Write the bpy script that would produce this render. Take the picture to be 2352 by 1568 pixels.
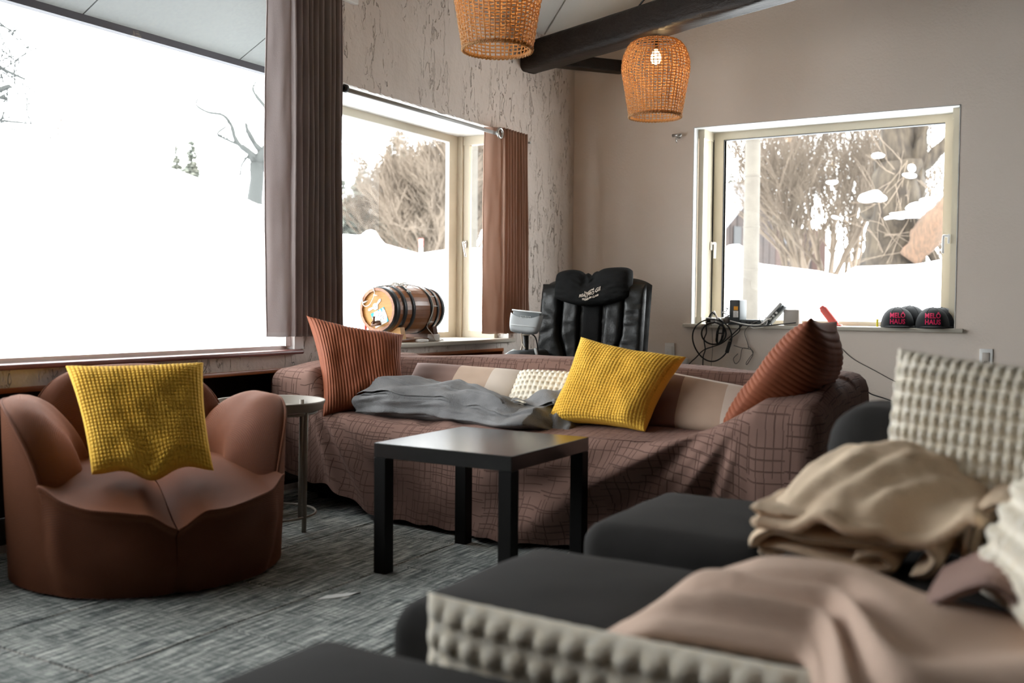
import bpy, bmesh, math, random
from math import sin, cos, pi, radians, sqrt, atan2, exp, floor, hypot
from mathutils import Vector as V, Matrix, noise

for o in list(bpy.data.objects):
    bpy.data.objects.remove(o, do_unlink=True)
SC = bpy.context.scene
COL = SC.collection
rnd = random.Random(7)

# ------------------------------------------------------------------ camera
EYE = 0.931
yaw, pitch, roll = radians(30.60), radians(2.185), radians(0.505)
f0 = V((-sin(yaw), cos(yaw), 0)); r0 = V((cos(yaw), sin(yaw), 0)); u0 = V((0, 0, 1))
fw = cos(pitch) * f0 - sin(pitch) * u0
up = cos(pitch) * u0 + sin(pitch) * f0
rt = cos(roll) * r0 + sin(roll) * up
up2 = cos(roll) * up - sin(roll) * r0
cam_d = bpy.data.cameras.new('camera')
cam = bpy.data.objects.new('camera', cam_d); COL.objects.link(cam)
cam.matrix_world = Matrix(((rt.x, up2.x, -fw.x, 0), (rt.y, up2.y, -fw.y, 0), (rt.z, up2.z, -fw.z, EYE), (0, 0, 0, 1)))
cam_d.sensor_width = 36; cam_d.lens = 34.92
cam_d.clip_start = .02; cam_d.clip_end = 400
cam_d.dof.use_dof = True; cam_d.dof.focus_distance = 5.2; cam_d.dof.aperture_fstop = 2.2
cam_d.dof.aperture_blades = 9
SC.camera = cam

# ------------------------------------------------------------------ world: bright overcast winter sky
SKY = 12.5
w = bpy.data.worlds.new('overcast_sky'); SC.world = w; w.use_nodes = True
bg = w.node_tree.nodes['Background']
bg.inputs[0].default_value = (.96, .985, 1.0, 1); bg.inputs[1].default_value = SKY

SC.view_settings.view_transform = 'Standard'
SC.view_settings.look = 'None'
SC.view_settings.gamma = 1
SC.view_settings.use_curve_mapping = False
SC.view_settings.exposure = 0.0
SC.cycles.use_denoising = True
SC.cycles.max_bounces = 10; SC.cycles.diffuse_bounces = 6; SC.cycles.transparent_max_bounces = 16
SC.cycles.sample_clamp_indirect = 8

XA, YB = -3.436, 6.70       # inner faces of the left and back walls


def portal(loc, rot, sx, sy):
    d = bpy.data.lights.new('window_daylight', 'AREA'); d.shape = 'RECTANGLE'; d.size = sx; d.size_y = sy
    d.cycles.is_portal = True
    o = bpy.data.objects.new('window_daylight', d); COL.objects.link(o); o.location = loc; o.rotation_euler = rot
portal((XA - .2, 1.95, 1.58), (0, -pi / 2, 0), 1.8, 3.6)
portal((XA - .45, 4.87, 1.38), (0, -pi / 2, 0), 1.4, 1.9)
portal((-1.63, YB + .33, 1.49), (-pi / 2, 0, 0), 1.8, 1.4)


# ------------------------------------------------------------------ material helpers
def nt(m):
    m.use_nodes = True
    return m.node_tree.nodes, m.node_tree.links


def M(name, col, rough=.75, col2=None, nscale=4, bump=(), sheen=0, metal=0, spec=.4, coat=0, sss=0, vary=(.35, .65), coord='Object', stretch=None):
    """principled material; col/col2 mixed by noise; bump = [(kind, scale, strength)]"""
    m = bpy.data.materials.new(name); N, L = nt(m)
    b = N['Principled BSDF']
    b.inputs['Base Color'].default_value = (*col, 1); b.inputs['Roughness'].default_value = rough
    b.inputs['Metallic'].default_value = metal; b.inputs['Specular IOR Level'].default_value = spec
    if sheen:
        b.inputs['Sheen Weight'].default_value = sheen; b.inputs['Sheen Roughness'].default_value = .45
        b.inputs['Sheen Tint'].default_value = (min(1, col[0] * 2 + .1), min(1, col[1] * 2 + .08), min(1, col[2] * 2 + .06), 1)
    if coat:
        b.inputs['Coat Weight'].default_value = coat; b.inputs['Coat Roughness'].default_value = .15
    tc = N.new('ShaderNodeTexCoord'); src = tc.outputs[coord]
    if stretch:
        mp = N.new('ShaderNodeMapping'); mp.inputs['Scale'].default_value = stretch
        L.new(src, mp.inputs[0]); src = mp.outputs[0]
    if col2:
        n = N.new('ShaderNodeTexNoise'); n.inputs['Scale'].default_value = nscale; n.inputs['Detail'].default_value = 6
        L.new(src, n.inputs[0])
        r = N.new('ShaderNodeMapRange'); r.inputs[1].default_value = vary[0]; r.inputs[2].default_value = vary[1]
        L.new(n.outputs[0], r.inputs[0])
        mx = N.new('ShaderNodeMix'); mx.data_type = 'RGBA'
        mx.inputs[6].default_value = (*col, 1); mx.inputs[7].default_value = (*col2, 1)
        L.new(r.outputs[0], mx.inputs[0]); L.new(mx.outputs[2], b.inputs['Base Color'])
    prev = None
    for kind, sc, st in bump:
        if kind == 'noise':
            t = N.new('ShaderNodeTexNoise'); t.inputs['Scale'].default_value = sc; t.inputs['Detail'].default_value = 5
        elif kind == 'voro':
            t = N.new('ShaderNodeTexVoronoi'); t.inputs['Scale'].default_value = sc
        L.new(src, t.inputs['Vector'])
        bp = N.new('ShaderNodeBump'); bp.inputs['Strength'].default_value = st; bp.inputs['Distance'].default_value = .01
        L.new(t.outputs[0], bp.inputs['Height'])
        if prev: L.new(prev.outputs[0], bp.inputs['Normal'])
        prev = bp
    if prev: L.new(prev.outputs[0], b.inputs['Normal'])
    return m


def math_node(N, L, op, a, b=None, c=None):
    n = N.new('ShaderNodeMath'); n.operation = op
    for i, x in enumerate((a, b, c)):
        if x is None: continue
        if isinstance(x, (int, float)): n.inputs[i].default_value = x
        else: L.new(x, n.inputs[i])
    return n.outputs[0]


def plaster(name, col, col2, heavy):
    m = bpy.data.materials.new(name); N, L = nt(m); b = N['Principled BSDF']; b.inputs['Roughness'].default_value = .9
    b.inputs['Specular IOR Level'].default_value = .2
    g = N.new('ShaderNodeNewGeometry')
    n1 = N.new('ShaderNodeTexNoise'); n1.inputs['Scale'].default_value = 1.3; n1.inputs['Detail'].default_value = 8
    L.new(g.outputs['Position'], n1.inputs['Vector'])
    mx = N.new('ShaderNodeMix'); mx.data_type = 'RGBA'; mx.inputs[6].default_value = (*col, 1); mx.inputs[7].default_value = (*col2, 1)
    L.new(math_node(N, L, 'MULTIPLY_ADD', n1.outputs[0], 2.2, -.6), mx.inputs[0])
    colour = mx.outputs[2]
    n2 = N.new('ShaderNodeTexNoise'); n2.inputs['Scale'].default_value = 60; n2.inputs['Detail'].default_value = 6
    L.new(g.outputs['Position'], n2.inputs['Vector'])
    b1 = N.new('ShaderNodeBump'); b1.inputs['Strength'].default_value = .35; b1.inputs['Distance'].default_value = .006
    L.new(n2.outputs[0], b1.inputs['Height'])
    last = b1
    # dragged trowel gouges, mostly vertical
    mp = N.new('ShaderNodeMapping'); mp.inputs['Scale'].default_value = (1, 1, .33); L.new(g.outputs['Position'], mp.inputs[0])
    n3 = N.new('ShaderNodeTexNoise'); n3.inputs['Scale'].default_value = 27; n3.inputs['Detail'].default_value = 3; n3.inputs['Distortion'].default_value = 1.1
    L.new(mp.outputs[0], n3.inputs['Vector'])
    groove = N.new('ShaderNodeMapRange'); groove.inputs[1].default_value = .0; groove.inputs[2].default_value = .028
    L.new(math_node(N, L, 'ABSOLUTE', math_node(N, L, 'SUBTRACT', n3.outputs[0], .60)), groove.inputs[0])
    n4 = N.new('ShaderNodeTexNoise'); n4.inputs['Scale'].default_value = 5; L.new(mp.outputs[0], n4.inputs['Vector'])
    msk = N.new('ShaderNodeMapRange'); msk.inputs[1].default_value = .41 if heavy > .5 else .6; msk.inputs[2].default_value = .58 if heavy > .5 else .8
    L.new(n4.outputs[0], msk.inputs[0])
    hgt = math_node(N, L, 'SUBTRACT', 1.0, math_node(N, L, 'MULTIPLY', math_node(N, L, 'SUBTRACT', 1.0, groove.outputs[0]), msk.outputs[0]))
    b2 = N.new('ShaderNodeBump'); b2.inputs['Strength'].default_value = heavy; b2.inputs['Distance'].default_value = .012
    L.new(hgt, b2.inputs['Height']); L.new(last.outputs[0], b2.inputs['Normal']); last = b2
    n5 = N.new('ShaderNodeTexNoise'); n5.inputs['Scale'].default_value = 7; n5.inputs['Detail'].default_value = 3; L.new(g.outputs['Position'], n5.inputs['Vector'])
    b3 = N.new('ShaderNodeBump'); b3.inputs['Strength'].default_value = .35 * heavy; b3.inputs['Distance'].default_value = .04
    L.new(n5.outputs[0], b3.inputs['Height']); L.new(last.outputs[0], b3.inputs['Normal'])
    # darker, browner tint in the grooves
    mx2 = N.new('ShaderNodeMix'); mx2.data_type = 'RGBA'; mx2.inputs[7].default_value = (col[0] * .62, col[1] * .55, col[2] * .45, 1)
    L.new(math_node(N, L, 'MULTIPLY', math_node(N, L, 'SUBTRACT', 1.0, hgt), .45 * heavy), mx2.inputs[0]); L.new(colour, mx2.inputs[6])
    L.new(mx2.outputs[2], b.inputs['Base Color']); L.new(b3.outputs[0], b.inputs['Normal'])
    return m


def carpet_mat():
    m = bpy.data.materials.new('carpet_weave'); N, L = nt(m); b = N['Principled BSDF']; b.inputs['Roughness'].default_value = .95
    b.inputs['Specular IOR Level'].default_value = .1
    g = N.new('ShaderNodeNewGeometry')

    def streak(sx, sy, det):
        mp = N.new('ShaderNodeMapping'); mp.inputs['Scale'].default_value = (sx, sy, 1); L.new(g.outputs['Position'], mp.inputs[0])
        n = N.new('ShaderNodeTexNoise'); n.inputs['Scale'].default_value = 1; n.inputs['Detail'].default_value = det; n.inputs['Roughness'].default_value = .7
        L.new(mp.outputs[0], n.inputs['Vector']); return n.outputs[0]
    a = streak(150, 6, 3); c = streak(10, 170, 3); d = streak(420, 420, 1)
    s = math_node(N, L, 'ADD', math_node(N, L, 'MULTIPLY', a, .62), math_node(N, L, 'ADD', math_node(N, L, 'MULTIPLY', c, .3), math_node(N, L, 'MULTIPLY', d, .28)))
    cr = N.new('ShaderNodeValToRGB'); L.new(s, cr.inputs[0])
    e = cr.color_ramp.elements
    e[0].position = .50; e[0].color = (.026, .032, .034, 1); e[1].position = .70; e[1].color = (.66, .66, .62, 1)
    k = e.new(.575); k.color = (.125, .14, .138, 1); k = e.new(.63); k.color = (.30, .315, .30, 1)
    L.new(cr.outputs[0], b.inputs['Base Color'])
    bp = N.new('ShaderNodeBump'); bp.inputs['Strength'].default_value = .6; bp.inputs['Distance'].default_value = .004
    L.new(s, bp.inputs['Height']); L.new(bp.outputs[0], b.inputs['Normal'])
    return m


def slip_mat():
    """knitted stretch cover with a broken maze of pressed-in lines (pattern of the fabric, in metres of UV)"""
    m = bpy.data.materials.new('slipcover_fabric'); N, L = nt(m); b = N['Principled BSDF']; b.inputs['Roughness'].default_value = .85
    b.inputs['Specular IOR Level'].default_value = .08
    b.inputs['Sheen Weight'].default_value = .06; b.inputs['Sheen Tint'].default_value = (.75, .55, .5, 1)
    uv = N.new('ShaderNodeUVMap'); sp = N.new('ShaderNodeSeparateXYZ'); L.new(uv.outputs[0], sp.inputs[0])

    def lines(p, q, pitch, seglen, keep, seed):
        band = math_node(N, L, 'FLOOR', math_node(N, L, 'DIVIDE', q, seglen))
        wn0 = N.new('ShaderNodeTexWhiteNoise'); wn0.noise_dimensions = '1D'; L.new(math_node(N, L, 'ADD', band, seed), wn0.inputs['W'])
        pp = math_node(N, L, 'ADD', math_node(N, L, 'DIVIDE', p, pitch), wn0.outputs[0])
        cell = math_node(N, L, 'FLOOR', pp); fr = math_node(N, L, 'FRACT', pp)
        cb = N.new('ShaderNodeCombineXYZ'); L.new(cell, cb.inputs[0]); L.new(band, cb.inputs[1]); cb.inputs[2].default_value = seed
        wn = N.new('ShaderNodeTexWhiteNoise'); L.new(cb.outputs[0], wn.inputs['Vector'])
        on = math_node(N, L, 'LESS_THAN', wn.outputs[0], keep)
        dist = math_node(N, L, 'ABSOLUTE', math_node(N, L, 'SUBTRACT', fr, .5))
        ln = N.new('ShaderNodeMapRange'); ln.inputs[1].default_value = .03; ln.inputs[2].default_value = .0028 / pitch
        ln.inputs[1].default_value = .0021 / pitch; ln.inputs[2].default_value = .0007 / pitch
        L.new(dist, ln.inputs[0])
        return math_node(N, L, 'MULTIPLY', ln.outputs[0], on)
    x, y = sp.outputs[0], sp.outputs[1]
    s = lines(x, y, .030, .115, .72, 1.3)
    for args in ((y, x, .028, .13, .72, 5.7), (x, y, .047, .075, .5, 9.1), (y, x, .052, .09, .5, 12.9)):
        s = math_node(N, L, 'MAXIMUM', s, lines(*args))
    n = N.new('ShaderNodeTexNoise'); n.inputs['Scale'].default_value = 9; L.new(uv.outputs[0], n.inputs['Vector'])
    mx0 = N.new('ShaderNodeMix'); mx0.data_type = 'RGBA'; mx0.inputs[6].default_value = (.20, .118, .095, 1); mx0.inputs[7].default_value = (.245, .148, .121, 1)
    L.new(n.outputs[0], mx0.inputs[0])
    mx = N.new('ShaderNodeMix'); mx.data_type = 'RGBA'; mx.inputs[7].default_value = (.080, .042, .033, 1)
    L.new(math_node(N, L, 'MULTIPLY', s, .68), mx.inputs[0]); L.new(mx0.outputs[2], mx.inputs[6]); L.new(mx.outputs[2], b.inputs['Base Color'])
    n2 = N.new('ShaderNodeTexNoise'); n2.inputs['Scale'].default_value = 420; L.new(uv.outputs[0], n2.inputs['Vector'])
    b1 = N.new('ShaderNodeBump'); b1.inputs['Strength'].default_value = .25; b1.inputs['Distance'].default_value = .002; L.new(n2.outputs[0], b1.inputs['Height'])
    b2 = N.new('ShaderNodeBump'); b2.inputs['Strength'].default_value = .7; b2.inputs['Distance'].default_value = .005; b2.invert = True
    L.new(s, b2.inputs['Height']); L.new(b1.outputs[0], b2.inputs['Normal']); L.new(b2.outputs[0], b.inputs['Normal'])
    return m


def quilt_mat():
    """brown velvet woven in small diamonds"""
    m = bpy.data.materials.new('diamond_velvet'); N, L = nt(m); b = N['Principled BSDF']; b.inputs['Roughness'].default_value = .7
    b.inputs['Specular IOR Level'].default_value = .1
    b.inputs['Sheen Weight'].default_value = .30; b.inputs['Sheen Roughness'].default_value = .4; b.inputs['Sheen Tint'].default_value = (.75, .32, .18, 1)
    uv = N.new('ShaderNodeUVMap'); sp = N.new('ShaderNodeSeparateXYZ'); L.new(uv.outputs[0], sp.inputs[0])
    k = 2 * pi / .012
    p = math_node(N, L, 'ABSOLUTE', math_node(N, L, 'SINE', math_node(N, L, 'MULTIPLY', math_node(N, L, 'ADD', sp.outputs[0], math_node(N, L, 'MULTIPLY', sp.outputs[1], 1.5)), k / 2)))
    q = math_node(N, L, 'ABSOLUTE', math_node(N, L, 'SINE', math_node(N, L, 'MULTIPLY', math_node(N, L, 'SUBTRACT', sp.outputs[0], math_node(N, L, 'MULTIPLY', sp.outputs[1], 1.5)), k / 2)))
    h = math_node(N, L, 'MINIMUM', p, q)
    hr = N.new('ShaderNodeMapRange'); hr.inputs[1].default_value = 0; hr.inputs[2].default_value = .5; L.new(h, hr.inputs[0])
    n = N.new('ShaderNodeTexNoise'); n.inputs['Scale'].default_value = 6; n.inputs['Detail'].default_value = 5; L.new(uv.outputs[0], n.inputs['Vector'])
    mx0 = N.new('ShaderNodeMix'); mx0.data_type = 'RGBA'; mx0.inputs[6].default_value = (.115, .037, .016, 1); mx0.inputs[7].default_value = (.155, .055, .027, 1)
    L.new(n.outputs[0], mx0.inputs[0])
    mx = N.new('ShaderNodeMix'); mx.data_type = 'RGBA'; mx.inputs[6].default_value = (.038, .014, .009, 1)
    L.new(hr.outputs[0], mx.inputs[0]); L.new(mx0.outputs[2], mx.inputs[7]); L.new(mx.outputs[2], b.inputs['Base Color'])
    bp = N.new('ShaderNodeBump'); bp.inputs['Strength'].default_value = .55; bp.inputs['Distance'].default_value = .004
    L.new(hr.outputs[0], bp.inputs['Height']); L.new(bp.outputs[0], b.inputs['Normal'])
    return m


def glass_mat():
    m = bpy.data.materials.new('window_glass'); N, L = nt(m); out = N['Material Output']; N.remove(N['Principled BSDF'])
    t = N.new('ShaderNodeBsdfTransparent'); t.inputs[0].default_value = (.97, .985, .98, 1)
    g = N.new('ShaderNodeBsdfGlossy'); g.inputs['Roughness'].default_value = .0
    f = N.new('ShaderNodeFresnel'); f.inputs[0].default_value = 1.13
    mx = N.new('ShaderNodeMixShader'); L.new(f.outputs[0], mx.inputs[0]); L.new(t.outputs[0], mx.inputs[1]); L.new(g.outputs[0], mx.inputs[2])
    L.new(mx.outputs[0], out.inputs[0]); return m


def emit_mat(name, col, s):
    m = bpy.data.materials.new(name); N, L = nt(m); b = N['Principled BSDF']
    b.inputs['Base Color'].default_value = (*col, 1); b.inputs['Emission Color'].default_value = (*col, 1); b.inputs['Emission Strength'].default_value = s
    return m


def wicker_mat():
    m = bpy.data.materials.new('woven_straw'); N, L = nt(m); b = N['Principled BSDF']; b.inputs['Roughness'].default_value = .7
    tc = N.new('ShaderNodeTexCoord'); n = N.new('ShaderNodeTexNoise'); n.inputs['Scale'].default_value = 60; L.new(tc.outputs['Object'], n.inputs['Vector'])
    mx = N.new('ShaderNodeMix'); mx.data_type = 'RGBA'; mx.inputs[6].default_value = (.24, .14, .06, 1); mx.inputs[7].default_value = (.52, .35, .18, 1)
    L.new(n.outputs[0], mx.inputs[0]); L.new(mx.outputs[2], b.inputs['Base Color'])
    tr = N.new('ShaderNodeBsdfTranslucent'); tr.inputs[0].default_value = (.82, .47, .14, 1)
    ms = N.new('ShaderNodeMixShader'); ms.inputs[0].default_value = .42
    L.new(b.outputs[0], ms.inputs[1]); L.new(tr.outputs[0], ms.inputs[2]); L.new(ms.outputs[0], N['Material Output'].inputs[0])
    return m


def wood_mat(name, c1, c2, axis, rough=.4, coat=0, scale=1):
    st = {'x': (1.2, 22, 22), 'y': (22, 1.2, 22), 'z': (22, 22, 1.2)}[axis]
    return M(name, c1, rough, c2, 1.0 * scale, bump=(('noise', 1.5, .15),), stretch=st, coat=coat, vary=(.3, .7))


MT = dict(
    rodgrey=M('grey_painted_metal', (.42, .42, .41), .4),
    unseendark=M('unseen_dark_finish', (.07, .045, .032), .6, (.05, .032, .024), 3),  # dark finish for unseen walls and ceiling slope, added to cut bounced light
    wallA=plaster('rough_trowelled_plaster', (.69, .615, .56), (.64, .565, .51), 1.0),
    wallB=plaster('smooth_plaster', (.76, .675, .605), (.72, .635, .565), .14),
    ceil=plaster('ceiling_plaster', (.72, .70, .66), (.66, .64, .60), .1),
    reveal=M('white_reveal_plaster', (.60, .60, .585), .9, bump=(('noise', 40, .8),)),
    carpet=carpet_mat(), backing=M('carpet_seam_backing', (.24, .10, .07), .95),
    cream=M('cream_window_frame', (.58, .53, .42), .42, (.545, .49, .385), 3),
    seal=M('black_window_seal', (.012, .012, .012), .6),
    whiteframe=M('white_window_frame', (.86, .85, .83), .4),
    glass=glass_mat(),
    redsill=M('red_brown_painted_sill', (.22, .085, .075), .35, (.17, .065, .06), 5),
    creamsill=M('cream_sill_board', (.56, .525, .455), .45, (.52, .48, .41), 5),
    orangewood=wood_mat('orange_varnished_wood', (.34, .10, .025), (.22, .06, .015), 'y', .35),
    darkwood=M('dark_cabinet_wood', (.045, .028, .022), .6, (.03, .02, .016), 5),
    beam=M('black_stained_timber', (.009, .006, .005), .45, (.016, .010, .0075), 2.5, spec=.25, bump=(('noise', 9, .6), ('noise', 60, .3)), stretch=(1, 5, 5)),
    curtain1=M('grey_brown_curtain_cloth', (.40, .345, .335), .8, (.36, .31, .30), 4, sheen=.1, bump=(('noise', 300, .15),)),
    curtain2=M('brown_curtain_cloth', (.50, .325, .25), .8, (.45, .29, .22), 4, sheen=.1, bump=(('noise', 300, .15),)),
    steel=M('brushed_steel', (.55, .55, .54), .3, metal=1),
    nickel=M('white_metal_handle', (.78, .78, .77), .3, spec=.6),
    straw=wicker_mat(), bulb=emit_mat('lit_bulb', (1, .78, .42), 24.0),
    black=M('black_lacquered_board', (.0055, .005, .005), .5, (.007, .0065, .006), 3, spec=.12),
    blacktop=M('black_table_top', (.010, .0098, .0095), .24, (.013, .0125, .012), 30, spec=.7, coat=.25, bump=(('noise', 60, .03),)),
    slip=slip_mat(), quilt=quilt_mat(),
    under=M('sofa_underframe', (.008, .0075, .0075), .9, spec=.05),
    yellow=M('mustard_waffle_plush', (.88, .53, .07), .85, (.84, .48, .055), 6, sheen=.1),
    cordrust=M('rust_corduroy', (.25, .066, .023), .75, (.20, .05, .018), 5, sheen=.10),
    ivory=M('ivory_bobble_knit', (.88, .82, .71), .9, (.80, .71, .56), 60, sheen=.1, bump=(('noise', 500, .4),)),
    mauve=M('mauve_velour', (.23, .14, .115), .8, (.205, .124, .10), 8, sheen=.1),
    beige=M('beige_velour', (.48, .35, .265), .8, (.44, .32, .24), 8, sheen=.1),
    cream_cl=M('cream_velour', (.64, .55, .47), .8, (.60, .51, .43), 8, sheen=.1),
    grey_fleece=M('grey_fleece', (.20, .198, .20), .95, (.16, .158, .16), 14, sheen=.1, bump=(('noise', 260, .5),)),
    beige_fleece=M('beige_fleece', (.76, .59, .42), .95, (.70, .53, .37), 10, sheen=.1, bump=(('noise', 220, .5),)),
    taupe_fleece=M('taupe_fleece', (.58, .42, .33), .95, (.54, .385, .30), 5, sheen=.1, bump=(('noise', 220, .4),)),
    mauve_fleece=M('mauve_fleece_reverse', (.26, .165, .14), .95, sheen=.3, bump=(('noise', 220, .4),)),
    charcoal=M('charcoal_jersey', (.036, .034, .033), .9, (.030, .0285, .0275), 6, sheen=.05, spec=.08, bump=(('noise', 400, .12),)),
    leather=M('black_leather', (.009, .0098, .0098), .40, (.012, .013, .013), 8, bump=(('noise', 90, .16), ('noise', 7, .35)), spec=.28),
    suede=M('black_suede', (.008, .0085, .0085), .9, (.011, .011, .011), 12, spec=.1, bump=(('noise', 220, .3),)),
    greyplastic=M('grey_plastic', (.33, .35, .36), .42), darkscreen=M('dark_remote_face', (.10, .115, .12), .3),
    silverplastic=M('silver_plastic', (.62, .64, .64), .38), blackplastic=M('black_plastic', (.012, .012, .012), .45),
    greyblue=M('dark_grey_armrest', (.05, .055, .06), .6),
    thread=M('white_stitched_thread', (.58, .50, .42), .7),
    tray=M('beige_painted_steel', (.25, .22, .185), .5, spec=.3),
    barrelwood=wood_mat('oak_staves', (.21, .072, .022), (.30, .115, .038), 'y', .35, coat=.3),
    barrelhead=M('pale_barrel_head', (.42, .215, .055), .5, (.34, .165, .04), 6, stretch=(3, 3, 20)),
    hoop=M('dark_iron_hoop', (.035, .037, .04), .42, metal=.6), pine=wood_mat('pine_cradle', (.62, .36, .14), (.54, .29, .10), 'x', .5),
    darkcork=M('dark_turned_wood', (.10, .038, .015), .4),
    paper=M('white_paper', (.80, .80, .78), .8), teal=M('teal_print', (.02, .30, .42), .7), ink=M('grey_ink', (.28, .30, .31), .8),
    whitewire=M('white_wire', (.78, .76, .72), .5), blackwire=M('black_wire', (.010, .010, .011), .45), greywire=M('grey_wire', (.14, .125, .115), .55),
    modem=M('dark_router_plastic', (.035, .042, .045), .5), orange=M('orange_sticker', (.85, .37, .02), .6),
    whiteplastic=M('white_plastic', (.78, .78, .77), .4), beigebox=M('beige_plastic', (.48, .44, .40), .5),
    redplastic=M('red_plastic', (.62, .10, .085), .5), capcloth=M('black_cap_twill', (.015, .017, .020), .85, bump=(('noise', 400, .3),), sheen=.2),
    pink=M('pink_embroidery', (.80, .025, .13), .65, bump=(('noise', 500, .4),)), yellowtag=M('yellow_tag', (.72, .60, .02), .5),
    snow=M('snow', (.90, .92, .94), .9, bump=(('noise', 6, .25),)), concrete=M('pale_concrete', (.088, .078, .064), .9, (.072, .063, .052), 6, bump=(('noise', 40, .4),)),
    bark=M('grey_brown_bark', (.020, .0145, .010), .95, (.052, .040, .027), 4, bump=(('noise', 12, 1.0),), stretch=(3, 3, .8)),
    twig=M('brown_twigs', (.075, .055, .039), .9, (.105, .08, .057), 2), paletwig=M('pale_twigs', (.145, .112, .083), .9), darkbark=M('dark_branch_bark', (.034, .036, .034), .9),
    torn=M('torn_orange_wood', (.10, .058, .036), .9, (.065, .043, .028), 5, stretch=(6, 6, 1)),
    needles=M('conifer_needles', (.088, .096, .08), .9, (.11, .11, .088), 3), barnwood=M('weathered_barn_boards', (.024, .018, .016), .9, (.036, .025, .021), 2),
    barnred=M('reddish_barn_boards', (.042, .024, .019), .9), barnroof=M('snowy_metal_roof', (.19, .195, .21), .6),
    soffit=M('grey_soffit_board', (.14, .15, .147), .8, (.13, .14, .138), 60), fascia=M('dark_fascia', (.035, .034, .042), .6),
)


def translucent(m, col, fac):
    N, L = nt(m); t = N.new('ShaderNodeBsdfTranslucent'); t.inputs[0].default_value = (*col, 1); x = N.new('ShaderNodeMixShader'); x.inputs[0].default_value = fac
    L.new(N['Principled BSDF'].outputs[0], x.inputs[1]); L.new(t.outputs[0], x.inputs[2]); L.new(x.outputs[0], N['Material Output'].inputs[0])
translucent(MT['curtain1'], (.36, .30, .285), .34); translucent(MT['curtain2'], (.50, .33, .25), .3)


# ------------------------------------------------------------------ mesh helpers
class MB:
    def __init__(self): self.v = []; self.f = []; self.uv = []

    def add(self, v, f, uv=None):
        o = len(self.v); self.v += [tuple(p) for p in v]; self.f += [tuple(i + o for i in q) for q in f]
        self.uv += [tuple(t) for t in uv] if uv else [(0, 0)] * len(v)
        return self

    def build(self, name, mat, parent=None, smooth=True, origin=None):
        me = bpy.data.meshes.new(name)
        vs = self.v
        if origin is not None:
            vs = [(a - origin[0], b - origin[1], c - origin[2]) for a, b, c in vs]
        me.from_pydata(vs, [], self.f)
        ul = me.uv_layers.new(name='UVMap')
        li = [0] * len(me.loops); me.loops.foreach_get('vertex_index', li)
        buf = []
        for i in li: buf += self.uv[i]
        ul.data.foreach_set('uv', buf)
        me.materials.append(mat)
        if smooth: me.polygons.foreach_set('use_smooth', [True] * len(me.polygons))
        me.update()
        o = bpy.data.objects.new(name, me); COL.objects.link(o)
        if parent is not None:
            o.parent = parent
            if origin is None: o.location = -V(parent_world(parent))
            else: o.location = V(origin) - V(parent_world(parent))
        elif origin is not None: o.location = origin
        return o


def parent_world(p):
    t = V((0, 0, 0))
    while p is not None:
        t += p.location; p = p.parent
    return t


def tag(o, label, cat, group=None):
    o['label'] = label; o['category'] = cat
    if group: o['group'] = group
    return o


def thing(name, loc, label, cat, group=None):
    o = bpy.data.objects.new(name, None); o.empty_display_size = .1; COL.objects.link(o); o.location = loc
    return tag(o, label, cat, group)


def struct(o):
    o['kind'] = 'structure'; return o


def box(mb, x0, x1, y0, y1, z0, z1):
    v = [(x, y, z) for z in (z0, z1) for y in (y0, y1) for x in (x0, x1)]
    f = [(0, 2, 3, 1), (4, 5, 7, 6), (0, 1, 5, 4), (2, 6, 7, 3), (0, 4, 6, 2), (1, 3, 7, 5)]
    return mb.add(v, f, [(p[0] + p[2], p[1] + p[2]) for p in v])


def rbox(mb, c, s, r=.01, seg=2, mat=None):
    """box with rounded edges; mat = extra 4x4 transform"""
    bm = bmesh.new(); bmesh.ops.create_cube(bm, size=1)
    bmesh.ops.scale(bm, vec=s, verts=bm.verts)
    if r > 0: bmesh.ops.bevel(bm, geom=list(bm.edges), offset=r, segments=seg, profile=.5, affect='EDGES')
    T = Matrix.Translation(c) @ (mat if mat else Matrix.Identity(4))
    vs = [T @ v.co for v in bm.verts]; bm.verts.index_update()
    fs = [[v.index for v in q.verts] for q in bm.faces]
    uv = [(v.co.x + v.co.z, v.co.y + v.co.z) for v in bm.verts]
    bm.free(); return mb.add(vs, fs, uv)


def tube(mb, pts, r, n=8, closed=False, squash=1, cap=True):
    P = [V(p) for p in pts]; k = len(P)
    R = r if isinstance(r, (list, tuple)) else [r] * k
    t0 = (P[1] - P[0]).normalized()
    a = t0.orthogonal().normalized(); vs = []; fs = []; uv = []; dist = 0
    for i in range(k):
        if closed: t = P[(i + 1) % k] - P[i - 1]
        else: t = P[min(i + 1, k - 1)] - P[max(i - 1, 0)]
        if t.length < 1e-9: t = t0
        t = t.normalized(); a = (a - t * a.dot(t))
        a = a.normalized() if a.length > 1e-6 else t.orthogonal().normalized()
        b = t.cross(a)
        if i: dist += (P[i] - P[i - 1]).length
        for j in range(n):
            g = 2 * pi * j / n
            vs.append(P[i] + a * cos(g) * R[i] + b * sin(g) * R[i] * squash); uv.append((R[i] * g, dist))
    m = k if closed else k - 1
    for i in range(m):
        for j in range(n):
            q = ((i + 1) % k) * n
            fs.append((i * n + j, i * n + (j + 1) % n, q + (j + 1) % n, q + j))
    if cap and not closed:
        fs.append(tuple(range(n - 1, -1, -1))); fs.append(tuple((k - 1) * n + j for j in range(n)))
    return mb.add(vs, fs, uv)


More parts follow.
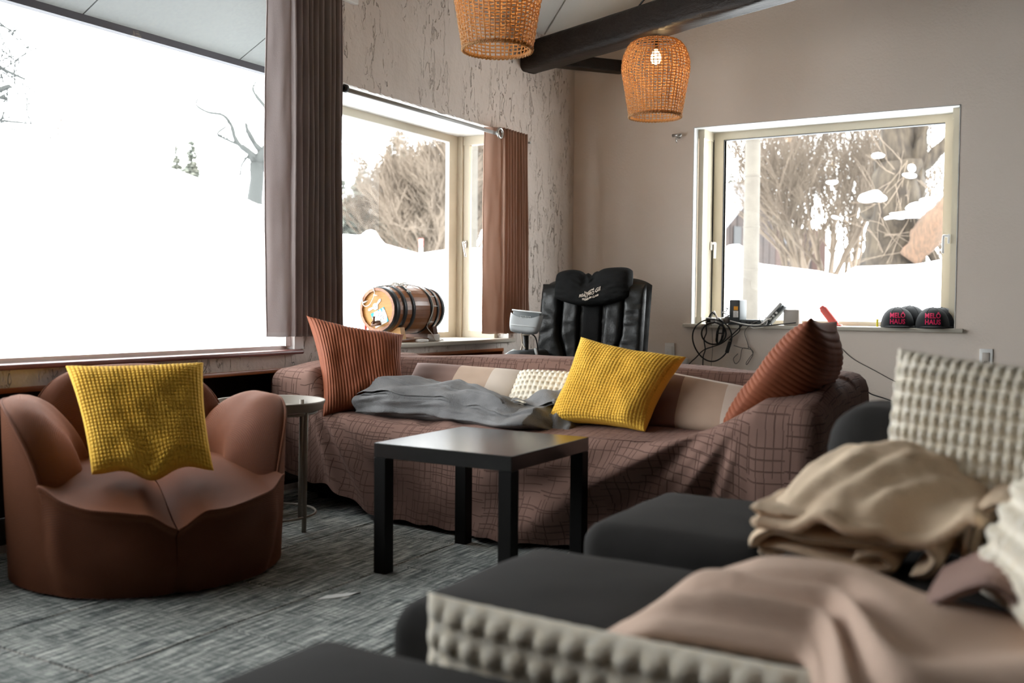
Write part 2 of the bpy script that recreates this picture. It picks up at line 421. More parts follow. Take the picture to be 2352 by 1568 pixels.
def lathe(mb, prof, c=(0, 0, 0), n=32, axis='z', caps=True):
    vs = []; fs = []; uv = []; k = len(prof); d = 0
    for i, (r, z) in enumerate(prof):
        if i: d += hypot(r - prof[i - 1][0], z - prof[i - 1][1])
        for j in range(n):
            g = 2 * pi * j / n; x, y = r * cos(g), r * sin(g)
            p = (x, y, z) if axis == 'z' else ((x, z, y) if axis == 'y' else (z, x, y))
            vs.append((p[0] + c[0], p[1] + c[1], p[2] + c[2])); uv.append((g * .1, d))
    for i in range(k - 1):
        for j in range(n):
            q = (i * n + j, i * n + (j + 1) % n, (i + 1) * n + (j + 1) % n, (i + 1) * n + j)
            fs.append(q if axis != 'y' else q[::-1])
    if caps:
        fs.append(tuple(range(n - 1, -1, -1))); fs.append(tuple((k - 1) * n + j for j in range(n)))
    return mb.add(vs, fs, uv)


def grid(mb, nu, nv, fn, uvfn=None, flip=False, closed_u=False):
    vs = []; uv = []; fs = []
    for j in range(nv + 1):
        for i in range(nu + (0 if closed_u else 1)):
            p = fn(i / nu, j / nv); vs.append(p); uv.append(uvfn(i / nu, j / nv) if uvfn else (i / nu, j / nv))
    s = nu if closed_u else nu + 1
    for j in range(nv):
        for i in range(nu):
            i2 = (i + 1) % s if closed_u else i + 1
            q = (j * s + i, j * s + i2, (j + 1) * s + i2, (j + 1) * s + i)
            fs.append(q[::-1] if flip else q)
    return mb.add(vs, fs, uv)


def sphere(mb, c, r, n=8, m=6):
    rx, ry, rz = r if isinstance(r, (tuple, list)) else (r, r, r)
    prof = []
    vs = [(c[0], c[1], c[2] - rz)]; fs = []
    for i in range(1, m):
        a = -pi / 2 + pi * i / m
        for j in range(n):
            g = 2 * pi * j / n; vs.append((c[0] + rx * cos(a) * cos(g), c[1] + ry * cos(a) * sin(g), c[2] + rz * sin(a)))
    vs.append((c[0], c[1], c[2] + rz)); L_ = len(vs) - 1
    for j in range(n):
        fs.append((0, 1 + (j + 1) % n, 1 + j)); fs.append((L_, L_ - n + j, L_ - n + (j + 1) % n))
        for i in range(m - 2):
            a = 1 + i * n; fs.append((a + j, a + (j + 1) % n, a + n + (j + 1) % n, a + n + j))
    return mb.add(vs, fs)


def sst(a, b, x):
    t = max(0., min(1., (x - a) / (b - a))); return t * t * (3 - 2 * t)


def nz(x, y, z=0.): return noise.noise(V((x, y, z)))


def curve_pts(pts, k=6):
    """Catmull-Rom through pts"""
    P = [V(p) for p in pts]; P = [P[0] * 2 - P[1]] + P + [P[-1] * 2 - P[-2]]; out = []
    for i in range(1, len(P) - 2):
        for s in range(k):
            t = s / k; a, b, c, d = P[i - 1:i + 3]
            out.append(.5 * ((2 * b) + (c - a) * t + (2 * a - 5 * b + 4 * c - d) * t * t + (3 * b - a - 3 * c + d) * t ** 3))
    out.append(P[-2]); return out


def text_mb(body, size, depth, spacing=1.0, offset=0.0, shear=0.0):
    cu = bpy.data.curves.new('lettering', 'FONT'); cu.body = body; cu.size = size; cu.extrude = depth; cu.align_x = 'CENTER'; cu.align_y = 'CENTER'
    cu.space_character = spacing; cu.offset = offset; cu.shear = shear; cu.resolution_u = 3
    o = bpy.data.objects.new('lettering', cu); COL.objects.link(o)
    me = bpy.data.meshes.new_from_object(o.evaluated_get(bpy.context.evaluated_depsgraph_get()))
    bm = bmesh.new(); bm.from_mesh(me)
    bmesh.ops.triangulate(bm, faces=bm.faces)
    for _ in range(2):
        es = [e for e in bm.edges if e.calc_length() > size * .35]
        if es: bmesh.ops.subdivide_edges(bm, edges=es, cuts=1); bmesh.ops.triangulate(bm, faces=bm.faces)
    bm.verts.index_update()
    vs = [v.co.copy() for v in bm.verts]; fs = [[v.index for v in f.verts] for f in bm.faces]; bm.free()
    bpy.data.objects.remove(o, do_unlink=True); bpy.data.curves.remove(cu); bpy.data.meshes.remove(me)
    return vs, fs

# ================================================================== THE SETTING
# ---- floor: carpet tiles over a reddish backing
mb = MB(); box(mb, -3.9, 4.65, -4.65, 6.85, -.06, -.0045)
floor_o = struct(mb.build('floor', MT['backing'], smooth=False))
TW, TL = .5, .8
tm = MB(); rbox(tm, (0, 0, -.004), (TW - .006, TL - .006, .008), .0022, 1)
tile0 = None
nx0 = -3
for i in range(-3, 14):
    xc = -2.13 + (i + .5) * TW
    if xc - TW / 2 > 4.5: break
    off = 0 if i % 2 == 0 else .37
    y = 2.0 - TL * 8 + off
    while y < 6.7:
        x0, x1 = max(xc - TW / 2, XA), xc + TW / 2
        if tile0 is None:
            t = tm.build('carpet_tile', MT['carpet'], floor_o, smooth=False, origin=(0, 0, 0)); tile0 = t
        else:
            t = tile0.copy(); COL.objects.link(t); t.parent = floor_o
        t.location = (xc, y + TL / 2, 0)
        y += TL


def wall_cells(mb, axis, pos, out, a_breaks, z_breaks, holes):
    for i in range(len(a_breaks) - 1):
        for j in range(len(z_breaks) - 1):
            a0, a1, z0, z1 = a_breaks[i], a_breaks[i + 1], z_breaks[j], z_breaks[j + 1]
            am, zm = (a0 + a1) / 2, (z0 + z1) / 2
            if any(h[0] < am < h[1] and h[2] < zm < h[3] for h in holes): continue
            lo, hi = min(pos, out), max(pos, out)
            if axis == 'x': box(mb, lo, hi, a0, a1, z0, z1)
            else: box(mb, a0, a1, lo, hi, z0, z1)


# openings in the left wall: (y0, y1, z0, z1)
W1 = (.20, 3.69, .69, 2.46); W2 = (3.98, 5.77, .672, 2.07); N1 = (-1.2, 3.90, .03, .606); N2 = (3.98, 5.695, .03, .634)
mb = MB()
wall_cells(mb, 'x', XA, XA - .15, [-4.65, -1.2, .20, 3.69, 3.90, 3.98, 5.695, 5.77, 6.85], [-.05, .03, .606, .634, .672, .69, 2.07, 2.46, 3.0], [W1, W2, N1, N2])
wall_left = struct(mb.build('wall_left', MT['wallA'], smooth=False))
mb = MB(); WB = (-2.49, -.773, .775, 2.177)
wall_cells(mb, 'y', YB, YB + .10, [-3.6, -2.49, -.773, 4.65], [-.05, .775, 2.177, 5.2], [WB])
wall_back = struct(mb.build('wall_back', MT['wallB'], smooth=False))
mb = MB(); box(mb, 4.5, 4.65, -4.65, 6.85, -.05, 5.2); struct(mb.build('wall_right', MT['unseendark'], smooth=False))
mb = MB(); box(mb, -3.6, 4.65, -4.65, -4.5, -.05, 5.2); struct(mb.build('wall_front', MT['unseendark'], smooth=False))
# lumpy plaster edge strips round the openings (white where the reveal was painted)
mb = MB()
ZC = 2.825
v = [(-3.6, -4.65, ZC - .074), (.8, -4.65, ZC + .45 * 4.236), (4.65, -4.65, ZC + .45 * .6), (-3.6, 6.85, ZC - .074), (.8, 6.85, ZC + .45 * 4.236), (4.65, 6.85, ZC + .45 * .6)]
v2 = [(a, b, c + .12) for a, b, c in v]
mb.add(v + v2, [(0, 1, 4, 3), (1, 2, 5, 4), (6, 9, 10, 7), (7, 10, 11, 8), (0, 6, 7, 1), (1, 7, 8, 2), (3, 4, 10, 9), (4, 5, 11, 10), (0, 3, 9, 6), (2, 8, 11, 5)])
ceil_o = mb.build('ceiling', MT['ceil'], smooth=False); struct(ceil_o); ceil_o.data.materials.append(MT['unseendark'])
for p_ in ceil_o.data.polygons:
    if p_.center.x > .9: p_.material_index = 1  # unseen far slope darkened so the ceiling bounces less light
# ceiling batten seam seen above the beam
mb = MB(); tube(mb, [(-3.42, 6.2, ZC + .004), (-2.7, 5.6, ZC + .45 * .73 - .002), (-1.9, 4.9, ZC + .45 * 1.53 - .002)], .006, 6)
struct(mb.build('trim_1', MT['ceil']))

# ---- window 1: the big pane
mb = MB()
box(mb, XA - .13, XA - .05, W1[0], W1[1], .690, .712)            # bottom rail
box(mb, XA - .13, XA - .05, W1[0], W1[1], W1[3] - .04, W1[3])
box(mb, XA - .13, XA - .02, W1[1] - .039, W1[1] - .005, .712, W1[3] - .04)
box(mb, XA - .13, XA - .05, W1[0], W1[0] + .05, .712, W1[3] - .04)
win1 = struct(mb.build('window_1', MT['whiteframe'], smooth=False))
mb = MB(); box(mb, XA - .092, XA - .088, W1[0] + .02, W1[1] - .02, .70, W1[3] - .02); mb.v = [(XA - .09 if True else 0, b, c) for a, b, c in mb.v]
mb = MB(); mb.add([(XA - .09, W1[0] + .05, .712), (XA - .09, W1[1] - .035, .712), (XA - .09, W1[1] - .035, W1[3] - .04), (XA - .09, W1[0] + .05, W1[3] - .04)], [(0, 1, 2, 3)])
mb.build('glass_pane', MT['glass'], win1, smooth=False)
mb = MB(); rbox(mb, (XA + .002, 1.74, .6835), (.085, 3.95, .021), .008, 3)
o = mb.build('window_sill', MT['redsill'], win1)
mb = MB(); box(mb, XA - .132, XA + .004, W1[1] - .004, W1[1] + .062, .696, W1[3] - .002); mb.build('side_jamb', MT['whiteframe'], win1, smooth=False)

# ---- window 2: box bay in the left wall
D2 = .40; XG = XA - D2
mb = MB()
zt, zb = 2.07, .697
box(mb, XG - .014, XG + .012, W2[0], W2[1], zt - .048, zt)            # header of the front
box(mb, XG - .014, XG + .012, W2[0], W2[1], zb, zb + .038)
for y0, y1 in ((W2[0], W2[0] + .06), (W2[1] - .165, W2[1] - .06)):
    box(mb, XG - .014, XG + .012, y0, y1, zb + .038, zt - .048)
box(mb, XG - .05, XG + .05, W2[1] - .06, W2[1] + .01, zb, zt)         # corner post
box(mb, XG - .05, XG + .05, W2[0] - .01, W2[0] + .0, zb, zt)
win2 = struct(mb.build('window_2', MT['cream'], smooth=False))
for k, (y0, y1) in enumerate(((W2[1] - .045, W2[1]), (W2[0], W2[0] + .045))):   # side casements
    mb = MB()
    box(mb, XG + .05, XA - .09, y0, y1, zt - .06, zt); box(mb, XG + .05, XA - .09, y0, y1, zb, zb + .045)
    box(mb, XG + .052, XG + .095, y0 + .004, y1 - .004, zb + .045, zt - .06); box(mb, XA - .135, XA - .09, y0 + .004, y1 - .004, zb + .045, zt - .06)
    cs = mb.build('side_casement', MT['cream'], win2, smooth=False)
    mb = MB(); ym = (y0 + y1) / 2
    mb.add([(XG + .09, ym, zb + .04), (XA - .13, ym, zb + .04), (XA - .13, ym, zt - .055), (XG + .09, ym, zt - .055)], [(0, 1, 2, 3)])
    mb.build('glass_pane', MT['glass'], cs, smooth=False)
    if k == 0:
        mb = MB(); rbox(mb, (XG + .073, y0 - .004, 1.335), (.022, .012, .05), .003)
        tube(mb, curve_pts([(XG + .073, y0 - .004, 1.345), (XG + .073, y0 - .035, 1.35), (XG + .082, y0 - .042, 1.33), (XG + .10, y0 - .042, 1.245)], 5), .0075, 8)
        mb.build('window_handle', MT['steel'], cs)
mb = MB(); mb.add([(XG - .002, W2[0] + .06, zb + .038), (XG - .002, W2[1] - .165, zb + .038), (XG - .002, W2[1] - .165, zt - .048), (XG - .002, W2[0] + .06, zt - .048)], [(0, 1, 2, 3)])
mb.build('glass_pane', MT['glass'], win2, smooth=False)
mb = MB(); box(mb, XG - .01, XG + .018, W2[0] + .06, W2[1] - .165, zt - .054, zt - .048); box(mb, XG - .01, XG + .018, W2[1] - .171, W2[1] - .165, zb + .038, zt - .05)
mb.build('glazing_seal', MT['whiteframe'], win2, smooth=False)
mb = MB(); rbox(mb, ((XG - .04 + XA + .022) / 2, 4.885, .6845), (XA + .022 - XG + .04, 1.87, .025), .004)
mb.build('window_sill', MT['creamsill'], win2)
mb = MB(); box(mb, XG - .06, XA - .151, W2[0] - .03, W2[1] + .03, zt, zt + .06); box(mb, XG - .06, XA - .15, W2[0] - .03, W2[1] + .03, .60, .672)
box(mb, XA - .0905, XA - .002, W2[1] - .004, W2[1] + .002, zb, zt - .002)
mb.build('bay_casing', MT['reveal'], win2, smooth=False)

# rough white plaster lip above window 2 (hand-trowelled edge)
mb = MB()


def lip(u, v):
    y = W2[0] - .02 + u * (W2[1] - W2[0] + .04); a = v * pi
    e = .012 * nz(y * 9, 1) + .008 * nz(y * 31, 4)
    return (XA - .17 + .17 * v + .005 * sst(.6, 1, v), y, zt - .004 - .006 * sin(a) + (e + .006) * sst(.75, 1, v))
grid(mb, 160, 6, lip); mb.build('plaster_lip', MT['reveal'], win2)

# ---- window 3: box bay in the back wall
D3 = .29; YG = YB + D3
mb = MB(); x0, x1, zb, zt = WB[0], WB[1], .80, 2.177
box(mb, x0, x1, YG - .012, YG + .05, zt - .055, zt); box(mb, x0, x1, YG - .012, YG + .05, zb, zb + .03)
box(mb, x0, x0 + .13, YG - .012, YG + .05, zb + .03, zt - .055); box(mb, x1 - .12, x1, YG - .012, YG + .05, zb + .03, zt - .055)
win3 = struct(mb.build('window_3', MT['cream'], smooth=False))
for k, (a0, a1) in enumerate(((x0 + .005, x0 + .05), (x1 - .05, x1 - .005))):
    mb = MB(); ya, yb = YB + .075, YG - .02
    box(mb, a0, a1, ya, yb, zt - .065, zt); box(mb, a0, a1, ya, yb, zb, zb + .045)
    box(mb, a0 + .004, a1 - .004, yb - .055, yb, zb + .045, zt - .065); box(mb, a0 + .004, a1 - .004, ya, ya + .03, zb + .045, zt - .065)
    cs = mb.build('side_casement', MT['cream'], win3, smooth=False)
    mb = MB(); xm = (a0 + a1) / 2
    mb.add([(xm, ya + .03, zb + .045), (xm, yb - .055, zb + .045), (xm, yb - .055, zt - .065), (xm, ya + .03, zt - .065)], [(0, 1, 2, 3)])
    mb.build('glass_pane', MT['glass'], cs, smooth=False)
    mb = MB(); s = 1 if k == 0 else -1
    xi = a1 if k == 0 else a0
    yh = yb - .03 if k == 0 else ya - .012
    rbox(mb, (xi + s * .004, yh, 1.36), (.012, .022, .06), .003)
    tube(mb, curve_pts([(xi, yh, 1.375), (xi + s * .03, yh, 1.38), (xi + s * .036, yh - .006, 1.365), (xi + s * .036, yh - .012, 1.27)], 5), .008, 8)
    mb.build('window_handle', MT['nickel'], cs)
    mb = MB(); box(mb, xi - .003, xi + .003, yb, YG - .010, zb, zt - .05); mb.build('casement_seal', MT['seal'], cs, smooth=False)
mb = MB(); mb.add([(x0 + .13, YG + .02, zb + .03), (x1 - .12, YG + .02, zb + .03), (x1 - .12, YG + .02, zt - .055), (x0 + .13, YG + .02, zt - .055)], [(0, 1, 2, 3)])
mb.build('glass_pane', MT['glass'], win3, smooth=False)
mb = MB(); box(mb, x0 + .124, x0 + .13, YG - .016, YG + .03, zb + .03, zt - .055); box(mb, x0 + .13, x1 - .12, YG - .016, YG + .03, zt - .060, zt - .055)
mb.build('glazing_seal', MT['seal'], win3, smooth=False)
mb = MB(); rbox(mb, ((x0 + x1) / 2, YB + .13, .7875), (x1 - x0 + .10, .34, .025), .004)
mb.build('window_sill', MT['creamsill'], win3)
mb = MB(); box(mb, x0 - .03, x1 + .03, YB + .10, YG + .06, zt, zt + .06); box(mb, x0 - .03, x1 + .03, YB + .1, YG + .06, .70, .775)
mb.build('bay_casing', MT['reveal'], win3, smooth=False)
mb = MB()      # white painted reveal edges
box(mb, x0 - .002, x0 + .004, YB - .004, YB + .075, zb, zt); box(mb, x1 - .004, x1 + .002, YB - .004, YB + .075, zb, zt)
box(mb, x0 - .002, x1 + .002, YB - .004, YB + .20, zt - .004, zt + .002)
mb.build('plaster_lip', MT['reveal'], win3, smooth=False)

# ---- built-in niches under the left windows
for nm, lab, (ya, yb, za, zb_), dep in (('niche_cabinet', 'long dark niche with orange wood edge under the big window behind the armchair', N1, .36), ('niche_cabinet', 'dark orange-framed wooden niche under the barrel window behind the sofa', N2, .40)):
    c = thing(nm, (XA, (ya + yb) / 2, za), lab, 'cabinet', None)
    mb = MB(); rbox(mb, (XA - dep / 2 + .006, (ya + yb) / 2, zb_ - .0105), (dep, yb - ya - .002, .021), .003); mb.build('top_board', MT['orangewood'], c)
    for y in (ya + .0105, yb - .0105):
        mb = MB(); rbox(mb, (XA - dep / 2 + .006, y, (za + zb_) / 2 - .01), (dep, .019, zb_ - za - .022), .003); mb.build('side_board', MT['orangewood'], c)
    mb = MB(); box(mb, XA - dep, XA - dep + .012, ya + .02, yb - .02, za + .02, zb_ - .022); mb.build('back_board', MT['darkwood'], c, smooth=False)
    mb = MB(); box(mb, XA - dep, XA, ya + .02, yb - .02, za + .0, za + .019); mb.build('bottom_board', MT['darkwood'], c, smooth=False)
    if zb_ > .62:
        mb = MB(); box(mb, XA - dep + .012, XA - .01, 4.72, 4.74, za + .02, zb_ - .022); mb.build('divider_board', MT['darkwood'], c, smooth=False)
    else:
        for yd in (.6, 1.7, 2.8):
            mb = MB(); box(mb, XA - dep + .012, XA - .02, yd, yd + .02, za + .02, zb_ - .022); mb.build('divider_board', MT['darkwood'], c, smooth=False)

# ---- timbers near the ceiling
def log_beam(name, a, b, w_, h_, seed, lump, label, roundness=.35):
    a, b = V(a), V(b); d = (b - a).normalized(); s = d.cross(V((0, 0, 1))).normalized(); u = s.cross(d); L_ = (b - a).length; mb = MB()
    n = int(L_ / .04)

    def fn(q, t):
        g = 2 * pi * q; x, y = cos(g), sin(g); e = roundness
        x = math.copysign(abs(x) ** e, x); y = math.copysign(abs(y) ** e, y)
        l_ = t * L_; k = 1 + lump * nz(l_ * 1.6, seed) + .4 * lump * nz(l_ * 6, seed + 3)
        kb = lump * 1.3 * nz(l_ * 2.3 + 7, x * 1.2, seed) if y < 0 else 0
        # a hewn chamfer on the lower edge towards the room
        p = a + d * l_ + s * (x * w_ / 2 * k) + u * (y * h_ / 2 * (1 + kb))
        return p
    grid(mb, 28, n, fn, lambda u_, v_: (u_, v_ * L_), closed_u=True)
    k = 28; m = len(mb.v); mb.f.append(tuple(range(k))); mb.f.append(tuple(range(m - 1, m - k - 1, -1)))
    c = V((a + b) / 2)
    return tag(mb.build(name, MT['beam'], origin=tuple(c)), label, 'beam')
log_beam('tie_beam', (-3.44, 5.99, 2.612), (2.6, 3.58, 2.612), .19, .185, 3, .12, 'thick rough-hewn black roof beam crossing above the hanging lamps')
log_beam('corner_brace', (-3.44, 6.03, 2.628), (-3.03, 6.70, 2.655), .10, .085, 8, .03, 'short dark brace bridging the corner below the thick beam', .2)
log_beam('roof_post', (-2.46, 5.60, 2.69), (-2.46, 5.60, 3.42), .13, .13, 5, .02, 'squared black post standing on the thick beam', .2)
mb = MB(); tube(mb, curve_pts([(-2.42, 5.53, 2.70), (-2.35, 5.49, 2.735), (-2.26, 5.46, 2.74), (-2.15, 5.42, 2.715)], 5), .006, 6)
tag(mb.build('beam_wire', MT['blackwire'], origin=(-2.3, 5.47, 2.71)), 'thin black wire looped on top of the beam beside the post', 'wire')

# ---- eaves outside the big window
eave = struct(bpy.data.objects.new('roof_eave', None)); COL.objects.link(eave); eave.location = (-4.2, 2, 2.3)
for k in range(-6, 6):
    ya, yb = 3.092 + k * 1.008 + .004, 3.092 + (k + 1) * 1.008 - .004
    mb = MB(); v = []
    for x, z in ((-4.235, 2.297), (-3.60, 2.60)):
        for y in (ya, yb):
            v += [(x, y, z), (x, y, z + .03)]
    mb.add(v, [(0, 2, 6, 4), (1, 5, 7, 3), (0, 1, 3, 2), (4, 6, 7, 5), (0, 4, 5, 1), (2, 3, 7, 6)]); mb.build('soffit_panel', MT['soffit'], eave, smooth=False)
mb = MB(); box(mb, -4.28, -4.232, -3.2, 9.1, 2.262, 2.40); mb.build('fascia_board', MT['fascia'], eave, smooth=False)
mb = MB(); mb.add([(-4.28, -3.2, 2.40), (-4.28, 9.1, 2.40), (-3.5, 9.1, 2.75), (-3.5, -3.2, 2.75), (-4.28, -3.2, 2.52), (-4.28, 9.1, 2.52), (-3.5, 9.1, 2.87), (-3.5, -3.2, 2.87)], [(0, 1, 2, 3), (7, 6, 5, 4), (0, 4, 5, 1), (1, 5, 6, 2), (2, 6, 7, 3), (3, 7, 4, 0)])
mb.build('roof_edge', MT['barnroof'], eave, smooth=False)

# ================================================================== OUTDOORS
def polar(az, r, z=0.):
    a = radians(az); return V((sin(a) * r, cos(a) * r, z))


def lerp_tab(tab, x):
    if x <= tab[0][0]: return tab[0][1]
    for (a, p), (b, q) in zip(tab, tab[1:]):
        if x <= b: return p + (q - p) * (x - a) / (b - a)
    return tab[-1][1]


# slope of the ploughed snowbank's crest by compass direction from the room
CREST = [(-110, .13), (-75, .15), (-57.8, .149), (-49.4, .1255), (-48, .117), (-45.1, .0965), (-42.5, .080), (-40.5, .068), (-39.3, .0665), (-38.9, .0725), (-38.5, .0725), (-38, .059), (-36, .0495), (-34.3, .054), (-32.3, .056), (-26, .05), (-20, .0467), (-19.3, .048), (-18.3, .060), (-17.7, .060), (-16.7, .041), (-13.5, .034), (-12.5, .0295), (-12.2, .0300), (-11.7, .0380), (-10, .0390), (-8.5, .040), (-7.2, .0445), (0, .05), (30, .05)]


def r_wall(az):
    a = radians(az)
    ra = -XA / max(1e-4, sin(-a)) if az < -2 else 1e9
    rb = YB / max(1e-4, cos(a)) if abs(az) < 88 else 1e9
    return min(ra, rb, 60)


def crest_r(az): return 9.5 + 7.5 * sst(-44, -24, az)


def snow_z(az, r):
    rw = r_wall(az); rc = max(crest_r(az), rw + 4); rn = rw + .5
    zc = EYE + lerp_tab(CREST, az) * rc; zn = .42
    x = sin(radians(az)) * r; y = cos(radians(az)) * r
    if r <= rc:
        t = max(0, (r - rn) / (rc - rn)); z = zn + (zc - zn) * t ** (1.5 + 1.0 * sst(-44, -24, az))
        z += .09 * nz(x * .9, y * .9) * min(1, 4 * t * (1 - t)) * 1.2
    else:
        z = zc - .45 * sst(0, 2.5, r - rc) + (r - rc - 2.5) * .012 * (r > rc + 2.5)
    return z


mb = MB(); NA, NR = 560, 44


def snowfn(u, v):
    az = -112 + 152 * u; a_ = radians(az); ra = (.58 - XA) / max(.02, sin(-a_)) if az < -2 else 1e9; rb = (YB + .50) / max(.02, cos(a_)) if abs(az) < 88 else 1e9; rw = min(ra, rb, 60); rc = max(crest_r(az), rw + 4)
    if v < .6: r = rw + (rc - rw) * (v / .6)
    else: r = rc + (70 - rc) * ((v - .6) / .4) ** 2.2
    p = polar(az, r); p.z = snow_z(az, r) if r > 0 else 0
    return p
grid(mb, NA, NR, snowfn, flip=True)
o = struct(mb.build('snow_ground', MT['snow']))


def ground(az, r): return snow_z(az, r)


class Branches:
    """bare branching tree made of tapering tubes"""
    def __init__(self, seed): self.r = random.Random(seed); self.mb = MB(); self.n = 0

    def limb(self, p, d, L_, rad, depth, spread=.6, up_=.25, kids=3, minr=.004, sides=4):
        R = self.r; k = max(2, int(3 + depth)); pts = [p.copy()]; rr = [rad]; q = p.copy(); dd = d.normalized()
        for i in range(k):
            dd = (dd + V((R.gauss(0, .13), R.gauss(0, .13), R.gauss(0, .10) + up_ * .12))).normalized()
            q = q + dd * (L_ / k); pts.append(q.copy()); rr.append(max(minr * .7, rad * (1 - .62 * (i + 1) / k)))
        tube(self.mb, pts, rr, sides if rad > .03 else 3, cap=False); self.n += 1
        if depth <= 0: return
        for j in range(kids):
            i = min(k, max(1, int(k * (.35 + .65 * R.random())))); ax = V((R.gauss(0, 1), R.gauss(0, 1), R.gauss(0, .8)))
            nd = (dd + ax.normalized() * spread * (0.7 + .6 * R.random()) + V((0, 0, up_))).normalized()
            self.limb(pts[i], nd, L_ * (.55 + .25 * R.random()), max(minr, rr[i] * (.5 + .2 * R.random())), depth - 1, spread, up_, kids, minr, sides)


def bare_tree(name, az, r, h, seed, label, group=None, rad=.09, kids=3, depth=4, mat='twig', stems=1, spread=.6, lean=(0, 0)):
    b = Branches(seed); z0 = ground(az, r) - .3; p0 = polar(az, r, z0)
    for s in range(stems):
        d = V((b.r.gauss(0, .12 + .1 * (stems > 1)) + lean[0], b.r.gauss(0, .12 + .1 * (stems > 1)) + lean[1], 1))
        b.limb(p0 + V((b.r.gauss(0, .15), b.r.gauss(0, .15), 0)) * (stems > 1), d, h * .55, rad, depth, spread, .25, kids, minr=.007)
    return tag(b.mb.build(name, MT[mat], origin=tuple(p0)), label, 'tree', group)


def conifer(az, r, top, wid, seed, label, group, snowy=26):
    R = random.Random(seed); z0 = ground(az, r) - .4; base = polar(az, r, z0); h = top - z0
    t = thing('conifer', tuple(base), label, 'tree', group)
    mb = MB(); tube(mb, [base, base + V((0, 0, h * .5)), base + V((0, 0, h))], [.10 + .012 * h, .07, .012], 6); mb.build('trunk', MT['darkbark'], t)
    mb = MB(); sm = MB(); n = int(34 + h * 6)
    for i in range(n):
        f = (i + R.random() * .6) / n; z = h * (.06 + .94 * f); ln = wid * (1 - f) ** .85 * (.75 + .4 * R.random()) + .10
        m = 13 if f < .8 else 7
        for j in range(m):
            g = 2 * pi * (j + R.random() * .8) / m; l_ = ln * (.6 + .5 * R.random()); dr = -.30 * l_ - .06 * l_ * l_
            d = V((cos(g), sin(g), 0)); s = V((-sin(g), cos(g), 0)); o_ = base + V((0, 0, z))
            a = o_; e = o_ + d * l_ + V((0, 0, dr)); mid = o_ + d * l_ * .55 + V((0, 0, dr * .35 + .05 * l_))
            wq = l_ * .22
            mb.add([a, mid + s * wq + V((0, 0, -.05)), e, mid - s * wq + V((0, 0, -.05)), mid + V((0, 0, .04 * l_)), mid + s * wq * .5 + d * l_ * .25 - V((0, 0, .12 * l_)), mid - s * wq * .5 + d * l_ * .2 - V((0, 0, .14 * l_))],
                   [(0, 1, 4), (0, 4, 3), (4, 1, 2), (4, 2, 3), (1, 5, 2), (3, 2, 6)])
            if R.random() < snowy / (n * m) * 2.2 and f < .93:
                rr = .07 + .10 * R.random()
                sphere(sm, tuple(mid + V((0, 0, .05))), (rr * (1 + .6 * R.random()), rr * 1.2, rr * .6), 6, 4)
    fo = mb.build('foliage', MT['needles'], t, smooth=False); fo['kind'] = 'stuff'
    if snowy: sm.build('snow_clumps', MT['snow'], t)['kind'] = 'stuff'
    return t


# seen through the barrel window
GC = 'conifers behind the snowbank beyond the barrel window'
conifer(-37.19, 34, EYE + .178 * 34, 2.3, 1, 'tallest pointed snowy conifer beyond the barrel window', GC, 26)
conifer(-39.14, 31, EYE + .142 * 31, 1.7, 2, 'snowy conifer with pointed tip left of the tallest one, beyond the barrel window', GC, 30)
conifer(-40.3, 28, EYE + .122 * 28, 1.5, 3, 'low snowy conifer nearest the grey curtain, beyond the barrel window', GC, 26)
conifer(-38.1, 33, EYE + .130 * 33, 1.7, 31, 'bushy snowy conifer filling the gap left of the tallest, beyond the barrel window', GC, 26)
conifer(-35.9, 36, EYE + .150 * 36, 2.4, 4, 'blunt snowy conifer right of the tallest one, beyond the barrel window', GC, 26)
GT = 'bare thicket trees beyond the barrel window'
for k, (az, r, tp, dsc) in enumerate(((-36.6, 27, .125, 'in front of the tallest conifer'), (-35.7, 26, .140, 'right of the tallest conifer'), (-34.9, 27, .165, 'beside the window post'), (-34.0, 28, .160, 'just behind the bay window post'), (-33.2, 27, .17, 'behind the narrow side pane'), (-32.4, 28, .165, 'by the brown curtain edge'))):
    h = EYE + tp * r - ground(az, r) + .4
    bare_tree('bare_tree', az, r, h, 40 + k, 'snow-dusted brown bare thicket tree ' + dsc, GT, .05, 5, 4, 'paletwig', 6, .55)
    sm = MB(); R = random.Random(90 + k)
pl = V(polar(-33.07, 19.0))
mb = MB(); z0 = ground(-33.07, 19) - .5; lathe(mb, [(.15, z0), (.12, z0 + 8)], (pl.x, pl.y, 0), 16)
tag(mb.build('utility_pole', MT['concrete'], origin=(pl.x, pl.y, z0)), 'distant pale utility pole seen through the narrow side pane by the brown curtain', 'pole')
ps = polar(-35.87, 15.5); z0 = ground(-35.87, 15.5) - .3
t = thing('marker_post', (ps.x, ps.y, z0), 'small snow marker post with a red top on the snowbank crest', 'post')
mb = MB(); tube(mb, [(ps.x, ps.y, z0), (ps.x, ps.y, EYE + .0555 * 15.5)], .03, 8); mb.build('shaft', MT['whiteplastic'], t)
mb = MB(); tube(mb, [(ps.x, ps.y, EYE + .0556 * 15.5), (ps.x, ps.y, EYE + .0640 * 15.5)], .035, 8); mb.build('red_top', MT['redplastic'], t)

